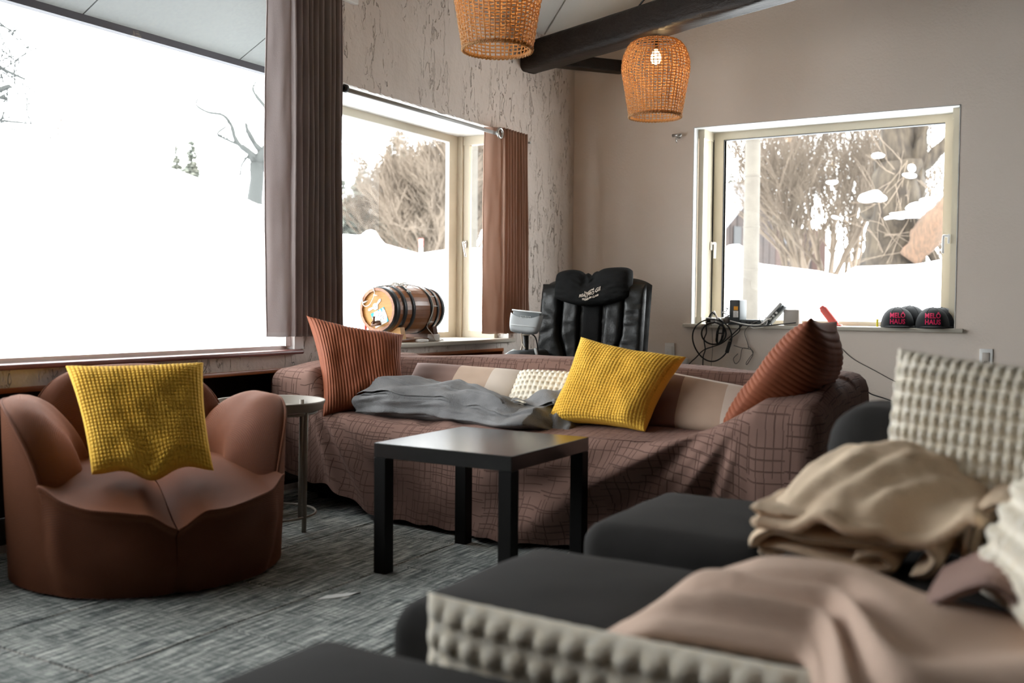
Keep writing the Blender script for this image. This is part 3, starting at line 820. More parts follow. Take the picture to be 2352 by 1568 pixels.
# seen through the big window
conifer(-48.46, 30, EYE + .1575 * 30, .75, 11, 'taller of the two small far conifers on the slope in the big window', 'far conifers in the big window', 0)
conifer(-49.25, 31, EYE + .148 * 31, .7, 12, 'shorter of the two small far conifers on the slope in the big window', 'far conifers in the big window', 0)
b = Branches(3); r_ = 20
P = lambda az, te, dr=0: polar(az, r_ + dr, EYE + te * (r_ + dr))
tube(b.mb, [polar(-45.15, 20, ground(-45.15, 20) - .2), P(-45.15, .085), P(-45.12, .10), P(-45.0, .118), P(-45.0, .134)], [.20, .17, .15, .135, .14], 8)
for pts, rr in (([P(-45.0, .132), P(-45.35, .143), P(-45.9, .150), P(-46.2, .158), P(-46.35, .168), P(-46.8, .178), P(-47.6, .180), P(-48.2, .186), P(-48.1, .193)], [.09, .06, .045, .04, .035, .03, .026, .02, .012]),
                ([P(-45.0, .132), P(-44.6, .146), P(-44.3, .152), P(-43.6, .157)], [.11, .08, .07, .05]),
                ([P(-44.7, .145), P(-45.1, .152), P(-45.5, .165), P(-45.6, .172)], [.06, .05, .035, .02]),
                ([P(-44.95, .126), P(-44.4, .136), P(-43.9, .150), P(-43.5, .170)], [.09, .075, .06, .04]),
                ([P(-43.6, .165), P(-44.4, .185), P(-45.1, .200), P(-45.2, .207), P(-45.0, .213)], [.05, .04, .03, .02, .01]),
                ([P(-45.9, .150), P(-46.6, .155), P(-47.1, .160), P(-46.6, .168)], [.03, .028, .022, .014]),
                ([P(-45.4, .142), P(-45.8, .132), P(-45.9, .122)], [.025, .02, .012])):
    tube(b.mb, curve_pts(pts, 4), [rr[min(int(i / 4), len(rr) - 1)] for i in range(len(curve_pts(pts, 4)))], 6)
    for i in range(5):
        q = V(pts[b.r.randrange(1, len(pts))]); b.limb(q, V((b.r.gauss(0, 1), b.r.gauss(0, 1), b.r.gauss(.3, .6))), .5, .014, 1, .6, .2, 3, .005)
tag(b.mb.build('bare_tree', MT['darkbark'], origin=tuple(P(-45.1, .09))), 'crooked dark bare tree on the snow slope beside the tall curtain', 'tree')
b = Branches(5); r_ = 13
P = lambda az, te, dr=0: polar(az, r_ + dr, EYE + te * (r_ + dr))
tube(b.mb, [P(-60, -.05), P(-60, .12), P(-59.6, .30)], [.16, .14, .09], 8)
for a, e0, a1, e1, rr in ((-59.9, .21, -56.6, .197, .03), (-59.8, .16, -57.3, .190, .045), (-59.8, .175, -57.4, .178, .04), (-59.7, .26, -56.6, .23, .016), (-59.9, .15, -56.3, .158, .02), (-59.8, .24, -57, .212, .014)):
    p, q = P(a, e0), P(a1, e1); tube(b.mb, [p, (p + q) / 2 + V((0, 0, .06)), q], [rr, rr * .8, rr * .5], 5)
    for i in range(7):
        s = p + (q - p) * b.r.uniform(.35, 1); b.limb(s, (q - p) * .3 + V((b.r.gauss(0, 1), b.r.gauss(0, 1), b.r.gauss(0, 1))), .6, .010, 2, .6, .1, 3, .004)
tag(b.mb.build('bare_tree', MT['darkbark'], origin=tuple(P(-60, -.05))), 'dark twiggy tree reaching in at the left edge of the big window', 'tree')
for k, (az, r, h) in enumerate(((-55.6, 26, 1.5), (-54.9, 27, 1.2), (-52.0, 27, .8), (-50.5, 28, .7))):
    z0 = EYE + lerp_tab(CREST, az) * r
    b = Branches(60 + k); gz = ground(az, r) - .2; p0 = polar(az, r, gz)
    for s in range(3):
        q0 = polar(az + b.r.gauss(0, .15), r, z0 - .5); tube(b.mb, [p0, (p0 + q0) / 2, q0], [.03, .025, .02], 4); b.limb(q0, V((b.r.gauss(.3, .3), b.r.gauss(.2, .3), 1)), h * .6 + .3, .020, 2, .5, .2, 3, .006)
    tag(b.mb.build('bare_shrub', MT['twig'], origin=tuple(p0)), ['leaning bare twigs near the left edge of the snow slope', 'thin bare twigs just right of the leaning ones on the snow slope', 'faint bare twigs midway along the snow slope', 'sparse bare twigs left of the two small far conifers'][k], 'shrub')

# seen through the back window: concrete pole, barn, thicket, great old tree
pp = polar(-17.15, 13.2); z0 = ground(-17.15, 13.2) - .3
mb = MB(); lathe(mb, [(.107, z0), (.100, z0 + 1.5), (.1005, z0 + 1.53), (.098, z0 + 1.56), (.094, z0 + 3.3), (.0945, z0 + 3.33), (.092, z0 + 3.36), (.085, z0 + 7)], (pp.x, pp.y, 0), 24)
t = tag(mb.build('concrete_pole', MT['concrete'], origin=(pp.x, pp.y, z0)), 'pale concrete utility pole standing close outside the back window', 'pole')
for zz in (.75, 1.30, 1.95, 2.40, 2.75, 3.2):
    mb = MB(); rr = .1065 - .0033 * zz; lathe(mb, [(rr, EYE - .3 + zz), (rr + .003, EYE - .297 + zz), (rr + .003, EYE - .282 + zz), (rr, EYE - .279 + zz)], (pp.x, pp.y, 0), 20, caps=False); mb.build('band', MT['concrete'], t)

A = polar(-16.95, 36, 0); Nn = polar(-20.3, 33, 0)
gd = V((A.x - Nn.x, A.y - Nn.y, 0)); gl = gd.length; gd.normalize(); rd = V((-gd.y, gd.x, 0))
if rd.x > 0: rd = -rd
ez, rz = EYE + .040 * 33, EYE + .1175 * 36; F2 = A + gd * gl * .85; bz = ground(-18, 36) - 1.5
barn = thing('barn', (A.x, A.y, bz), 'weathered brown wooden barn with a snowy roof behind the concrete pole', 'building')
n = 16
for i in range(n):       # gable boards
    a0, a1 = i / n, (i + 1) / n - .006; v = []
    for a in (a0, a1):
        q = Nn + (F2 - Nn) * a; tt = a * (F2 - Nn).length / gl; zt = ez + (rz - ez) * tt if tt < 1 else rz - (rz - ez) * (tt - 1) * 1.15
        v += [(q.x, q.y, bz), (q.x, q.y, zt), (q.x + rd.x * .05, q.y + rd.y * .05, bz), (q.x + rd.x * .05, q.y + rd.y * .05, zt)]
    mb = MB(); mb.add(v, [(0, 4, 5, 1), (2, 3, 7, 6), (0, 1, 3, 2), (4, 6, 7, 5), (1, 5, 7, 3), (0, 2, 6, 4)])
    mb.build('wall_board', MT['barnred'] if i in (1, 2, 12) else MT['barnwood'], barn, smooth=False)
mb = MB(); q0 = Nn + rd * 9
mb.add([(Nn.x, Nn.y, bz), (q0.x, q0.y, bz), (q0.x, q0.y, ez), (Nn.x, Nn.y, ez)], [(0, 1, 2, 3)]); mb.build('side_wall', MT['barnred'], barn, smooth=False)
mb = MB(); ov = -rd * .25; th = V((0, 0, .16))
p1, p2 = Nn + ov - gd * .35 + V((0, 0, ez - .12)), A + ov + V((0, 0, rz)); p3, p4 = A + rd * 9 + V((0, 0, rz)), Nn + rd * 9 - gd * .35 + V((0, 0, ez - .12))
mb.add([p1, p2, p3, p4] + [q + th for q in (p1, p2, p3, p4)], [(0, 1, 2, 3), (7, 6, 5, 4), (0, 4, 5, 1), (1, 5, 6, 2), (2, 6, 7, 3), (3, 7, 4, 0)])
p5 = F2 + ov + gd * .35 + V((0, 0, rz - (rz - ez) * 1.12)); p6 = p5 + rd * 9
mb.add([p2, p5, p6, p3] + [q + th for q in (p2, p5, p6, p3)], [(0, 1, 2, 3), (7, 6, 5, 4), (0, 4, 5, 1), (1, 5, 6, 2), (2, 6, 7, 3), (3, 7, 4, 0)])
mb.build('roof', MT['barnroof'], barn, smooth=False)
mb = MB(); q = Nn + gd * gl * .62 - rd * .04; z = ez + (rz - ez) * .22
mb.add([(q.x, q.y, z), (q.x + gd.x * .45, q.y + gd.y * .45, z), (q.x + gd.x * .45, q.y + gd.y * .45, z + .75), (q.x, q.y, z + .75)], [(0, 1, 2, 3)]); mb.build('window', MT['seal'], barn, smooth=False)
# lower reddish shed to the right
s0 = polar(-15.6, 40); sh = thing('shed', (s0.x, s0.y, bz), 'low reddish shed half hidden by bare thicket right of the pole', 'building')
for i in range(9):
    mb = MB(); a = polar(-16.4 + i * .36, 40); c = polar(-16.4 + (i + .97) * .36, 40)
    mb.add([(a.x, a.y, bz), (c.x, c.y, bz), (c.x, c.y, EYE + .072 * 40), (a.x, a.y, EYE + .075 * 40), (a.x, a.y + .06, bz), (c.x, c.y + .06, bz), (c.x, c.y + .06, EYE + .072 * 40), (a.x, a.y + .06, EYE + .075 * 40)], [(0, 1, 2, 3), (7, 6, 5, 4), (0, 3, 7, 4), (1, 5, 6, 2), (3, 2, 6, 7)])
    mb.build('wall_board', MT['barnred'] if i % 3 else MT['barnwood'], sh, smooth=False)
conifer(-18.3, 45, EYE + .135 * 45, 1.2, 21, 'faint far conifer rising behind the barn roof', None, 0)
GB = 'bare thicket trees beyond the back window'
for k, (az, r, tp, rad, dsc) in enumerate(((-15.2, 22, .155, .05, 'leftmost, just right of the concrete pole'), (-14.4, 25, .19, .09, 'second from the concrete pole'), (-13.7, 21, .19, .08, 'in the middle of the back window'), (-13.0, 24, .19, .10, 'with the thickest stems, mid window'), (-12.4, 22, .18, .06, 'second from the great old trunk'), (-11.8, 25, .16, .06, 'nearest the great old trunk'))):
    h = EYE + tp * r - ground(az, r) + .6
    bare_tree('bare_tree', az, r, h, 120 + k, 'tangled pale brown bare tree ' + dsc, GB, rad, 4, 4, 'paletwig' if k % 2 else 'twig', 4, .5)
bare_tree('bare_tree', -9.6, 30, 7.0, 150, 'fine bare treetop showing behind the great old trunk', None, .06, 4, 4, 'twig', 4, .6)
bare_tree('bare_tree', -7.4, 27, 6.0, 151, 'sparse bare twigs right of the great old trunk', None, .04, 3, 4, 'twig', 3, .6)

r_ = 19.5
P = lambda az, te, dr=0: polar(az, r_ + dr, EYE + te * (r_ + dr))
old = thing('old_tree', tuple(P(-9.6, .02)), 'massive gnarled old tree trunk with snow on its stubs, right side of the back window', 'tree')


def bole(nm, pts, rad, mat, seed, lump=.10, n=18):
    c = curve_pts(pts, 8); m = len(c); rr = []
    for i in range(m):
        t_ = i / (m - 1) * (len(rad) - 1); k = min(int(t_), len(rad) - 2); rr.append(rad[k] + (rad[k + 1] - rad[k]) * (t_ - k))
    mb = MB(); tube(mb, c, rr, n)
    mb.v = [tuple(V(p) + (V((nz(p[0] * 2.2, p[1] * 2.2, p[2] * 1.1 + seed), nz(p[0] * 2.2 + 9, p[1] * 2.2, p[2] * 1.1 + seed), 0)) * 2 + V((nz(p[0] * 7, p[1] * 7, p[2] * 3 + seed), nz(p[1] * 7, p[0] * 7, p[2] * 3), 0))) * lump) for p in mb.v]
    return mb.build(nm, MT[mat], old)
bole('trunk', [P(-9.55, .02), P(-9.6, .045), P(-9.5, .07), P(-9.45, .09), P(-9.4, .11), P(-9.45, .135)], [.68, .56, .42, .43, .42, .36], 'bark', 1)
bole('limb', [P(-9.6, .11), P(-9.75, .135), P(-9.85, .16), P(-9.9, .22)], [.34, .30, .27, .24], 'bark', 2)
bole('limb', [P(-9.3, .10), P(-8.75, .122), P(-8.35, .145), P(-8.3, .17), P(-8.35, .22)], [.30, .22, .17, .155, .14], 'bark', 3)
bole('limb', [P(-8.6, .128), P(-7.9, .135), P(-7.2, .150), P(-6.4, .17)], [.14, .12, .10, .08], 'bark', 4, .06)
bole('limb', [P(-10.0, .088), P(-10.6, .092), P(-11.0, .098), P(-11.15, .104)], [.24, .22, .17, .10], 'bark', 5, .07)
bole('limb', [P(-10.0, .125), P(-10.4, .135), P(-10.65, .139)], [.2, .13, .09], 'bark', 6, .05)
bole('torn_limb', [P(-8.9, .045, -.6), P(-8.1, .065, -.7), P(-7.5, .083, -.7), P(-6.9, .105, -.7)], [.20, .24, .22, .12], 'torn', 7, .07)
bole('limb', [P(-8.3, .058, -.4), P(-7.9, .052, -.5), P(-7.45, .040, -.5)], [.12, .10, .07], 'bark', 8, .04)
mb = MB()
for az, te, rx, rz_, dr in ((-10.75, .1035, .30, .13, -.25), (-10.35, .102, .22, .10, -.35), (-10.55, .142, .15, .07, -.2), (-9.0, .128, .13, .16, -.35), (-9.1, .122, .2, .08, -.4), (-9.0, .0855, .36, .10, -.5), (-8.4, .0915, .34, .13, -.5), (-7.9, .098, .25, .12, -.5), (-9.6, .082, .22, .05, -.5), (-12.6, .0855, .10, .05, 0), (-12.9, .118, .16, .06, 0)):
    p = P(az, te, dr); sphere(mb, tuple(p), (rx * .78, rx * .78, rz_ * .62), 12, 8)
mb.v = [tuple(V(p) + V((nz(p[0] * 3, p[1] * 3, p[2] * 3), 0, nz(p[0] * 3 + 5, p[1] * 3, p[2] * 3))) * .07) for p in mb.v]
mb.build('snow_cap', MT['snow'], old)['kind'] = 'stuff'
b = Branches(77)
for i in range(26):
    p = P(b.r.uniform(-10.6, -8.4), b.r.uniform(.05, .14), -.55); b.limb(p, V((b.r.gauss(0, .7), 0, b.r.gauss(-.2, 1))), b.r.uniform(.4, 1.2), .008, 1, .5, .1, 2, .006)
b.mb.build('vine', MT['paletwig'], old)

# ================================================================== CURTAINS
def curtain(name, x, y0, y1, zt, zb, nf, amp, mat, label, seed, flat=.0, flare=0., rod=True):
    """hung cloth: first part nearly flat (the turned edge), the rest in tight pleats"""
    mb = MB(); n = nf * 14

    def fn(u, v):
        z = zt + (zb - zt) * v
        wob = .5 * nz(u * 3, v * 2.2, seed) + .4 * nz(u * 9, v * 1.1, seed + 2)
        uu = u + .012 * wob * sst(0, .4, v)
        if uu < flat: ph = 0; a = amp * .3 * sin(pi * uu / flat) + .006 * nz(u * 20, v * 6, seed)
        else:
            q = (uu - flat) / (1 - flat); ph = q * nf * 2 * pi + 1.2 * nz(q * 3, v * .7, seed + 5) * sst(0, 1, v)
            a = amp * sin(ph) * (1 + .35 * nz(q * 8, v * 1.6, seed + 7)) + amp * .25 * sin(2 * ph + 1)
        if uu < flat: x_off = -.085 * (1 - uu / flat) ** 1.3
        else: x_off = 0
        y = y0 + (y1 - y0) * u + flare * (u - .12) * v + .006 * nz(u * 12, v * 3, seed)
        if uu < flat: y -= 0.012 * sin(pi * v) * (1 - uu / flat)
        return (x + a + x_off, y, z + .004 * nz(u * 8, 0, seed) * (v > .5))
    grid(mb, n, 60, fn, lambda u, v: (u * (y1 - y0) * 3, v * (zt - zb)))
    k = len(mb.v)
    mb2 = MB()      # a second skin gives the cloth thickness
    mb2.add([(a + .004, b, c) for a, b, c in mb.v], [f[::-1] for f in mb.f], mb.uv)
    mb.add(mb2.v, mb2.f, mb2.uv)
    s = n + 1; edge = list(range(0, s)) + [s * i + s - 1 for i in range(1, 61)] + [s * 60 + i for i in range(s - 2, -1, -1)] + [s * i for i in range(59, 0, -1)]
    for a, b_ in zip(edge, edge[1:] + edge[:1]): mb.f.append((a, b_, b_ + k, a + k))
    return mb, fn


mb, fn = curtain('c', -3.345, 3.49, 3.925, 2.455, .762, 9, .030, None, '', 4, .17, .012)
cur1 = tag(mb.build('curtain', MT['curtain1'], origin=(-3.345, 3.69, 2.45)), 'tall grey-brown pleated curtain drawn aside between the two left windows', 'curtain')
mb = MB(); rbox(mb, (-3.345, 2.1, 2.475), (.03, 3.9, .028), .004)
rail = tag(mb.build('curtain_rail', MT['nickel'], origin=(-3.345, 2.1, 2.475)), 'white rail the tall grey-brown curtain hangs from, above the big window', 'rail')
for y in (.3, 1.5, 2.7, 3.9):
    mb = MB(); rbox(mb, (-3.395, y, 2.485), (.09, .02, .02), .003); mb.build('rail_bracket', MT['nickel'], rail)

mb, fn = curtain('c', -3.352, 5.435, 5.83, 2.062, .735, 9, .027, None, '', 9, .2, .06)
cur2 = tag(mb.build('curtain', MT['curtain2'], origin=(-3.372, 5.6, 2.05)), 'short brown pleated eyelet curtain at the right side of the barrel window', 'curtain')
mb = MB(); yg = 5.475
g = [(-3.352 + .012, yg + .030 * cos(2 * pi * i / 20), 2.022 + .030 * sin(2 * pi * i / 20)) for i in range(20)]
tube(mb, g, .008, 8, closed=True); mb.build('grommet', MT['steel'], cur2)
mb = MB(); tube(mb, [(-3.366, 3.97, 2.022), (-3.366, 5.86, 2.022)], .0115, 12); 
rod = tag(mb.build('curtain_rod', MT['rodgrey'], origin=(-3.352, 4.9, 2.022)), 'thin steel curtain rod across the top of the barrel window', 'rod')
for y in (3.985, 5.89):
    mb = MB(); tube(mb, [(XA + .001, y, 2.022), (-3.352, y, 2.022)], .008, 8); lathe(mb, [(.022, 0), (.022, .006)], (XA + .001, y, 2.022), 12, 'x'); mb.build('rod_bracket', MT['steel'], rod)
mb = MB(); lathe(mb, [(.012, -.01), (.020, -.008), (.021, .012), (.012, .016)], (-3.352, 3.965, 2.022), 14, 'y'); mb.build('rod_finial', MT['seal'], rod)
mb = MB(); lathe(mb, [(.016, 0), (.016, .005), (.008, .01), (.008, .05)][::1], (0, 0, 0), 12, 'y', True)
mb.v = [(a - 2.600, YB - b, c + 2.125) for a, b, c in mb.v]
tube(mb, [(-2.632, YB - .05, 2.125), (-2.565, YB - .05, 2.125)], .011, 10); tube(mb, curve_pts([(-2.60, YB - .05, 2.12), (-2.60, YB - .062, 2.09), (-2.60, YB - .04, 2.075)], 4), .004, 6)
tag(mb.build('rod_holder', MT['steel'], origin=(-2.6, YB, 2.125)), 'small metal curtain rod holder left alone on the back wall', 'bracket')

# ================================================================== PENDANT LAMPS
def pendant(loc, label, top, seed, cord):
    """open woven straw shade, rim at loc.z"""
    prof = [(0, .152), (.018, .156), (.065, .164), (.14, .176), (.22, .190), (.28, .200), (.33, .197), (.37, .187), (.41, .168), (.435, .148), (.445, .128)]
    R = random.Random(seed); cx, cy, cz = loc

    def rad(z): return lerp_tab(prof, z)
    t = thing('pendant_lamp', (cx, cy, cz), label, 'lamp', None)
    mb = MB(); nv = 46; H = .445
    for j in range(nv):      # upright strands, wandering a little
        g0 = 2 * pi * j / nv + R.gauss(0, .008); pts = []
        for i in range(31):
            z = H * i / 30; g = g0 + .022 * nz(j * 1.7, z * 14, seed) + .010 * sin(i * pi + j * pi)
            r_ = rad(z) + (.0025 if (i + j) % 2 else -.0025); pts.append((cx + r_ * cos(g), cy + r_ * sin(g), cz + z))
        tube(mb, pts, .0028 + .0010 * R.random(), 4, cap=False)
    for i in range(27):      # rings
        z0 = .014 + (H - .016) * i / 26.; m = 120; pts = []
        for k in range(m):
            g = 2 * pi * k / m; z = z0 + .004 * nz(g * 5, i * 2.3, seed) + .0015 * nz(g * 30, i, seed); r_ = rad(max(0, z)) + (.0022 if k % 4 < 2 else -.0022) * (1 if i % 2 else -1)
            pts.append((cx + r_ * cos(g), cy + r_ * sin(g), cz + z))
        tube(mb, pts, .0024 + .0008 * R.random(), 4, closed=True)
    for i in range(700):     # hairy straw ends
        g = R.random() * 2 * pi; z = R.random() * H; r_ = rad(z); p = V((cx + r_ * cos(g), cy + r_ * sin(g), cz + z)); d = V((cos(g), sin(g), R.gauss(0, 1))) * .008
        mb.add([p, p + d, p + d * .6 + V((0, 0, .0018))], [(0, 1, 2)])
    s = mb.build('woven_shade', MT['straw'], t); s['kind'] = 'stuff'
    mb = MB(); m = 150
    for ph in (0, pi):
        tube(mb, [(cx + (.153 + .006 * cos(k * 2.1 + ph)) * cos(2 * pi * k / m), cy + (.153 + .006 * cos(k * 2.1 + ph)) * sin(2 * pi * k / m), cz + .004 + .007 * sin(k * 2.1 + ph)) for k in range(m)], .0045, 5, closed=True)
    mb.build('braided_rim', MT['straw'], t)
    zb = cz + .375
    mb = MB(); lathe(mb, [(.004, -.062), (.022, -.055), (.031, -.035), (.030, -.015), (.018, .012), (.014, .025)], (cx, cy, zb), 20); mb.build('light_bulb', MT['bulb'], t)
    mb = MB(); lathe(mb, [(.016, .022), (.019, .024), (.019, .075), (.010, .085)], (cx, cy, zb), 16)
    for k in range(4): a = k * pi / 2 + .4; tube(mb, [(cx, cy, zb + .07), (cx + .128 * cos(a), cy + .128 * sin(a), cz + .443)], .003, 6)
    mb.build('lamp_holder', MT['seal'], t)
    mb = MB(); tube(mb, [(cx, cy, zb + .08), (cx, cy, top)], .0035, 8); mb.build('cord', MT['seal'], t)
    l_ = bpy.data.lights.new('bulb_light', 'POINT'); l_.energy = cord; l_.color = (1, .62, .28); l_.shadow_soft_size = .03
    lo = bpy.data.objects.new('bulb_light', l_); COL.objects.link(lo); lo.parent = t; lo.location = (0, 0, .30)
    return t
pendant((-2.33, 3.79, 2.05), 'nearer woven straw pendant lamp, cut off by the top of the picture', ZC + .45 * 1.1, 3, 4.0)
pendant((-2.31, 5.555, 2.045), 'farther woven straw pendant lamp with a glowing bulb under the beam', 2.515, 5, 6.5)

# ================================================================== CUSHIONS
def cushion(name, tl, tr, br, bl, T, mat, label, pat=None, cells=(1, 1), amp=.004, sub=5, pinch=.05, crumple=0., seed=0, cat='cushion', group=None, panels=None, back=1., sag=0., pw=.55, bend=None):
    tl, tr, br, bl = map(V, (tl, tr, br, bl)); nrm = (tr - tl).cross(bl - tl).normalized()
    ctr = (tl + tr + br + bl) / 4
    if nrm.dot(V((0, 0, EYE)) - ctr) < 0: nrm = -nrm
    nu, nv = (cells[0] * sub, cells[1] * sub) if pat in ('waffle', 'bobble') else ((cells[0] * sub, 40) if pat == 'cord' else ((40, cells[1] * sub) if pat == 'cordv' else (60, 44)))
    w_, h_ = ((tr - tl).length + (br - bl).length) / 2, ((bl - tl).length + (br - tr).length) / 2

    def pt(u, v, side):
        a, b = 2 * u - 1, 2 * v - 1
        uu = u + pinch * (-a) * (1 - b * b) * abs(a) ** 2; vv = v + pinch * (-b) * (1 - a * a) * abs(b) ** 2
        p = (tl * (1 - uu) + tr * uu) * (1 - vv) + (bl * (1 - uu) + br * uu) * vv
        e = max(0, (1 - a ** 4) * (1 - b ** 4))
        th = T * e ** pw * (1 - sag * (1 - vv) * .6)
        if side < 0: th *= back
        edge = 0 if e <= 1e-9 else min(1, .45 + e * 2)
        d = 0
        if pat == 'waffle':
            cu, cv = abs(sin(pi * u * cells[0])), abs(sin(pi * v * cells[1])); d = amp * (min(1, cu * 1.5) * min(1, cv * 1.5)) ** .8
        elif pat == 'bobble':
            off = .0
            fu, fv = (u * cells[0]) % 1 - .5, (v * cells[1]) % 1 - .5; d = amp * max(0, 1 - (fu / .46) ** 2 - (fv / .37) ** 2) ** .5
        elif pat == 'cord': d = amp * abs(sin(pi * u * cells[0])) ** .6
        elif pat == 'cordv': d = amp * abs(sin(pi * v * cells[1])) ** .6
        c = 0
        if crumple:
            k = e ** .4
            c = crumple * k * (nz(u * 2.6, v * 2.6, seed + side * .3) + .6 * nz(u * 6, v * 6, seed + 3))
            # creases that gather towards the bottom edge
            c += crumple * 1.0 * k * sst(.55, 1, v) * sin(9 * u + 6 * nz(u * 2, v * 2, seed) + 3 * v)
        q = p + nrm * (side * (th + d * edge) + c)
        if bend: q = q + V(bend(u, v))
        return q
    objs = {}
    rows = {}
    fb, bb = [], []
    vs = []; uv = []; idx = {}
    for side in (1, -1):
        for j in range(nv + 1):
            for i in range(nu + 1):
                if side < 0 and (i in (0, nu) or j in (0, nv)):
                    idx[(side, i, j)] = idx[(1, i, j)]; continue
                idx[(side, i, j)] = len(vs); vs.append(pt(i / nu, j / nv, side)); uv.append((i / nu * w_, j / nv * h_))
    faces = []
    for side in (1, -1):
        for j in range(nv):
            for i in range(nu):
                q = (idx[(side, i, j)], idx[(side, i + 1, j)], idx[(side, i + 1, j + 1)], idx[(side, i, j + 1)])
                faces.append(((i + .5) / nu, (j + .5) / nv, q if side > 0 else q[::-1]))
    if not panels:
        mb = MB(); mb.v = [tuple(p) for p in vs]; mb.f = [f[2] for f in faces]; mb.uv = uv
        o = tag(mb.build(name, mat, origin=tuple(ctr)), label, cat, group)
        return o
    t = thing(name, tuple(ctr), label, cat, group); last = None
    for k, (test, pm, lab) in enumerate(panels):
        used = {}; mb = MB()
        for fu, fv, q in faces:
            if test(fu, fv):
                g = []
                for i in q:
                    if i not in used: used[i] = len(mb.v); mb.v.append(tuple(vs[i])); mb.uv.append(uv[i])
                    g.append(used[i])
                mb.f.append(tuple(g))
        o = mb.build('fabric_panel', pm, t); o['label'] = lab
    return t

# ================================================================== SOFA UNDER A SLIPCOVER
SX0, SX1, SY0, SY1 = -3.27, -.87, 3.46, 4.22
sofa = thing('sofa', ((SX0 + SX1) / 2, 3.85, 0), 'long sofa under a brown stretch slipcover with pressed line pattern', 'sofa')


def smax(a, b, k=.06):
    h = max(k - abs(a - b), 0) / k; return max(a, b) + h * h * k * .25


def sofa_top(x, y):
    seat = .402 + .018 * nz(x * 2.2, y * 3, 1) - .02 * sst(3.75, 3.45, y) * sst(-3.0, -2.6, x) + .012 * sin(pi * (x - SX0) / 2.4)
    al = sst(-2.93, -3.10, x); lo = -1.62 + .34 * sst(3.5, 3.95, y); ar = max(0, min(1, (x - lo) / (-1.02 - lo))); ar = ar ** 2.0 * (1 - .0 * ar); ar = ar * (1.0 - .12 * sst(.6, 1, ar)) + .12 * sst(.6, 1, ar)
    arm = .205 + .045 * sst(3.42, 3.80, y)
    arml = .225 + .03 * sst(3.42, 3.80, y)
    bk = sst(3.90, 4.02, y) * (.262 - .02 * sst(-2.2, -.9, x))
    d = smax(smax(al * arml, ar * arm), bk)
    # the cover bridges from arm top to seat
    d += .0
    return seat + d


def hem_z(x, side=0):
    if side < 0: return .12
    return .022 + .10 * sst(-2.62, -3.0, x) + .05 * sst(-3.0, -3.3, x) + .004 * sin(x * 40)


R0 = .065


def cover(a, b, k_front):
    ox = SX0 - a if a < SX0 else (a - SX1 if a > SX1 else 0); oy = SY0 - b if b < SY0 else (b - SY1 if b > SY1 else 0)
    cx, cy = min(max(a, SX0), SX1), min(max(b, SY0), SY1)
    k = max(ox, oy)
    if k <= 0:
        z = sofa_top(cx, cy)
        z += .010 * sin(38 * (cx + .6 * cy) + 3 * nz(cx * 3, cy * 3)) * exp(-((cx + 2.45) / .16) ** 2) * sst(3.75, 3.5, cy)
        return V((cx, cy, z))
    ztop = sofa_top(cx, cy); side = -1 if a < SX0 and oy <= 0 else (1 if a > SX1 and oy <= 0 else 0)
    hz = hem_z(cx) if b < SY0 or a < SX0 else .02
    Ltot = (ztop - hz) + R0 * (pi / 2 - 1); s = k * Ltot
    if s < R0 * pi / 2: out = R0 * sin(s / R0); dn = R0 * (1 - cos(s / R0))
    else: out = R0; dn = R0 + (s - R0 * pi / 2)
    z = ztop - dn
    h = hypot(ox, oy); dx = -ox / h if a < SX0 else ox / h; dy = -oy / h if b < SY0 else oy / h
    if ox == 0: dx = 0
    if oy == 0: dy = 0
    x, y = cx + dx * out, cy + dy * out
    if b < SY0:
        # front drop: belly forward in the middle, folds fanning from the right arm
        vv = max(0, (ztop - z) / max(.05, ztop - .02)); mid = exp(-((cx + 1.95) / .75) ** 2)
        y -= (.055 * mid * vv ** .8 + .11 * mid * sst(0, .35, vv) * .6) + .02 * vv
        px, pz = x + 1.02, z - .64
        th = atan2(pz, px); d = hypot(px, pz); fan = sst(.15, .5, d) * sst(1.9, .9, d) * sst(-1.0, -.35, -abs(th + 2.45) ) if True else 0
        y -= .030 * fan * sin(th * 17 + 1.1) + .016 * fan * sin(th * 29)
        # hollow between right arm and seat
        y += .035 * exp(-((x + 1.22) / .14) ** 2 - ((z - .22) / .18) ** 2) * (dx == 0)
        px, pz = x + 3.10, z - .55; d = hypot(px, pz); th = atan2(pz, px)
        fan = sst(.1, .35, d) * sst(1.0, .5, d) * exp(-((th + .95) / .35) ** 2)
        y -= .022 * fan * sin(th * 21)
        y -= .010 * nz(x * 4, z * 4, 3) * min(1, vv * 3)
    if a > SX1: x += .010 * nz(y * 5, z * 5, 8)
    return V((x, y, z))


mb = MB()
xs = [SX0 - 1 + i / 20 for i in range(20)] + [SX0 + (SX1 - SX0) * i / 230 for i in range(231)] + [SX1 + (i + 1) / 20 for i in range(20)]
ys = [SY0 - 1 + i / 44 for i in range(44)] + [SY0 + (SY1 - SY0) * i / 70 for i in range(71)] + [SY1 + (i + 1) / 10 for i in range(10)]
vs = []; uv = []
for b in ys:
    for a in xs:
        p = cover(a, b, 0); vs.append(p)
        ua = a if SX0 <= a <= SX1 else (SX0 - (SX0 - a) * .55 if a < SX0 else SX1 + (a - SX1) * .6); va = b if SY0 <= b <= SY1 else (SY0 - (SY0 - b) * .42 if b < SY0 else SY1 + (b - SY1) * .6)
        uv.append((ua, va + (sofa_top(min(max(a, SX0), SX1), min(max(b, SY0), SY1)) - .4) * 1.0))
W_ = len(xs)
fs = [(j * W_ + i, j * W_ + i + 1, (j + 1) * W_ + i + 1, (j + 1) * W_ + i) for j in range(len(ys) - 1) for i in range(W_ - 1)]
mb.add(vs, fs, uv); mb.build('slipcover', MT['slip'], sofa)
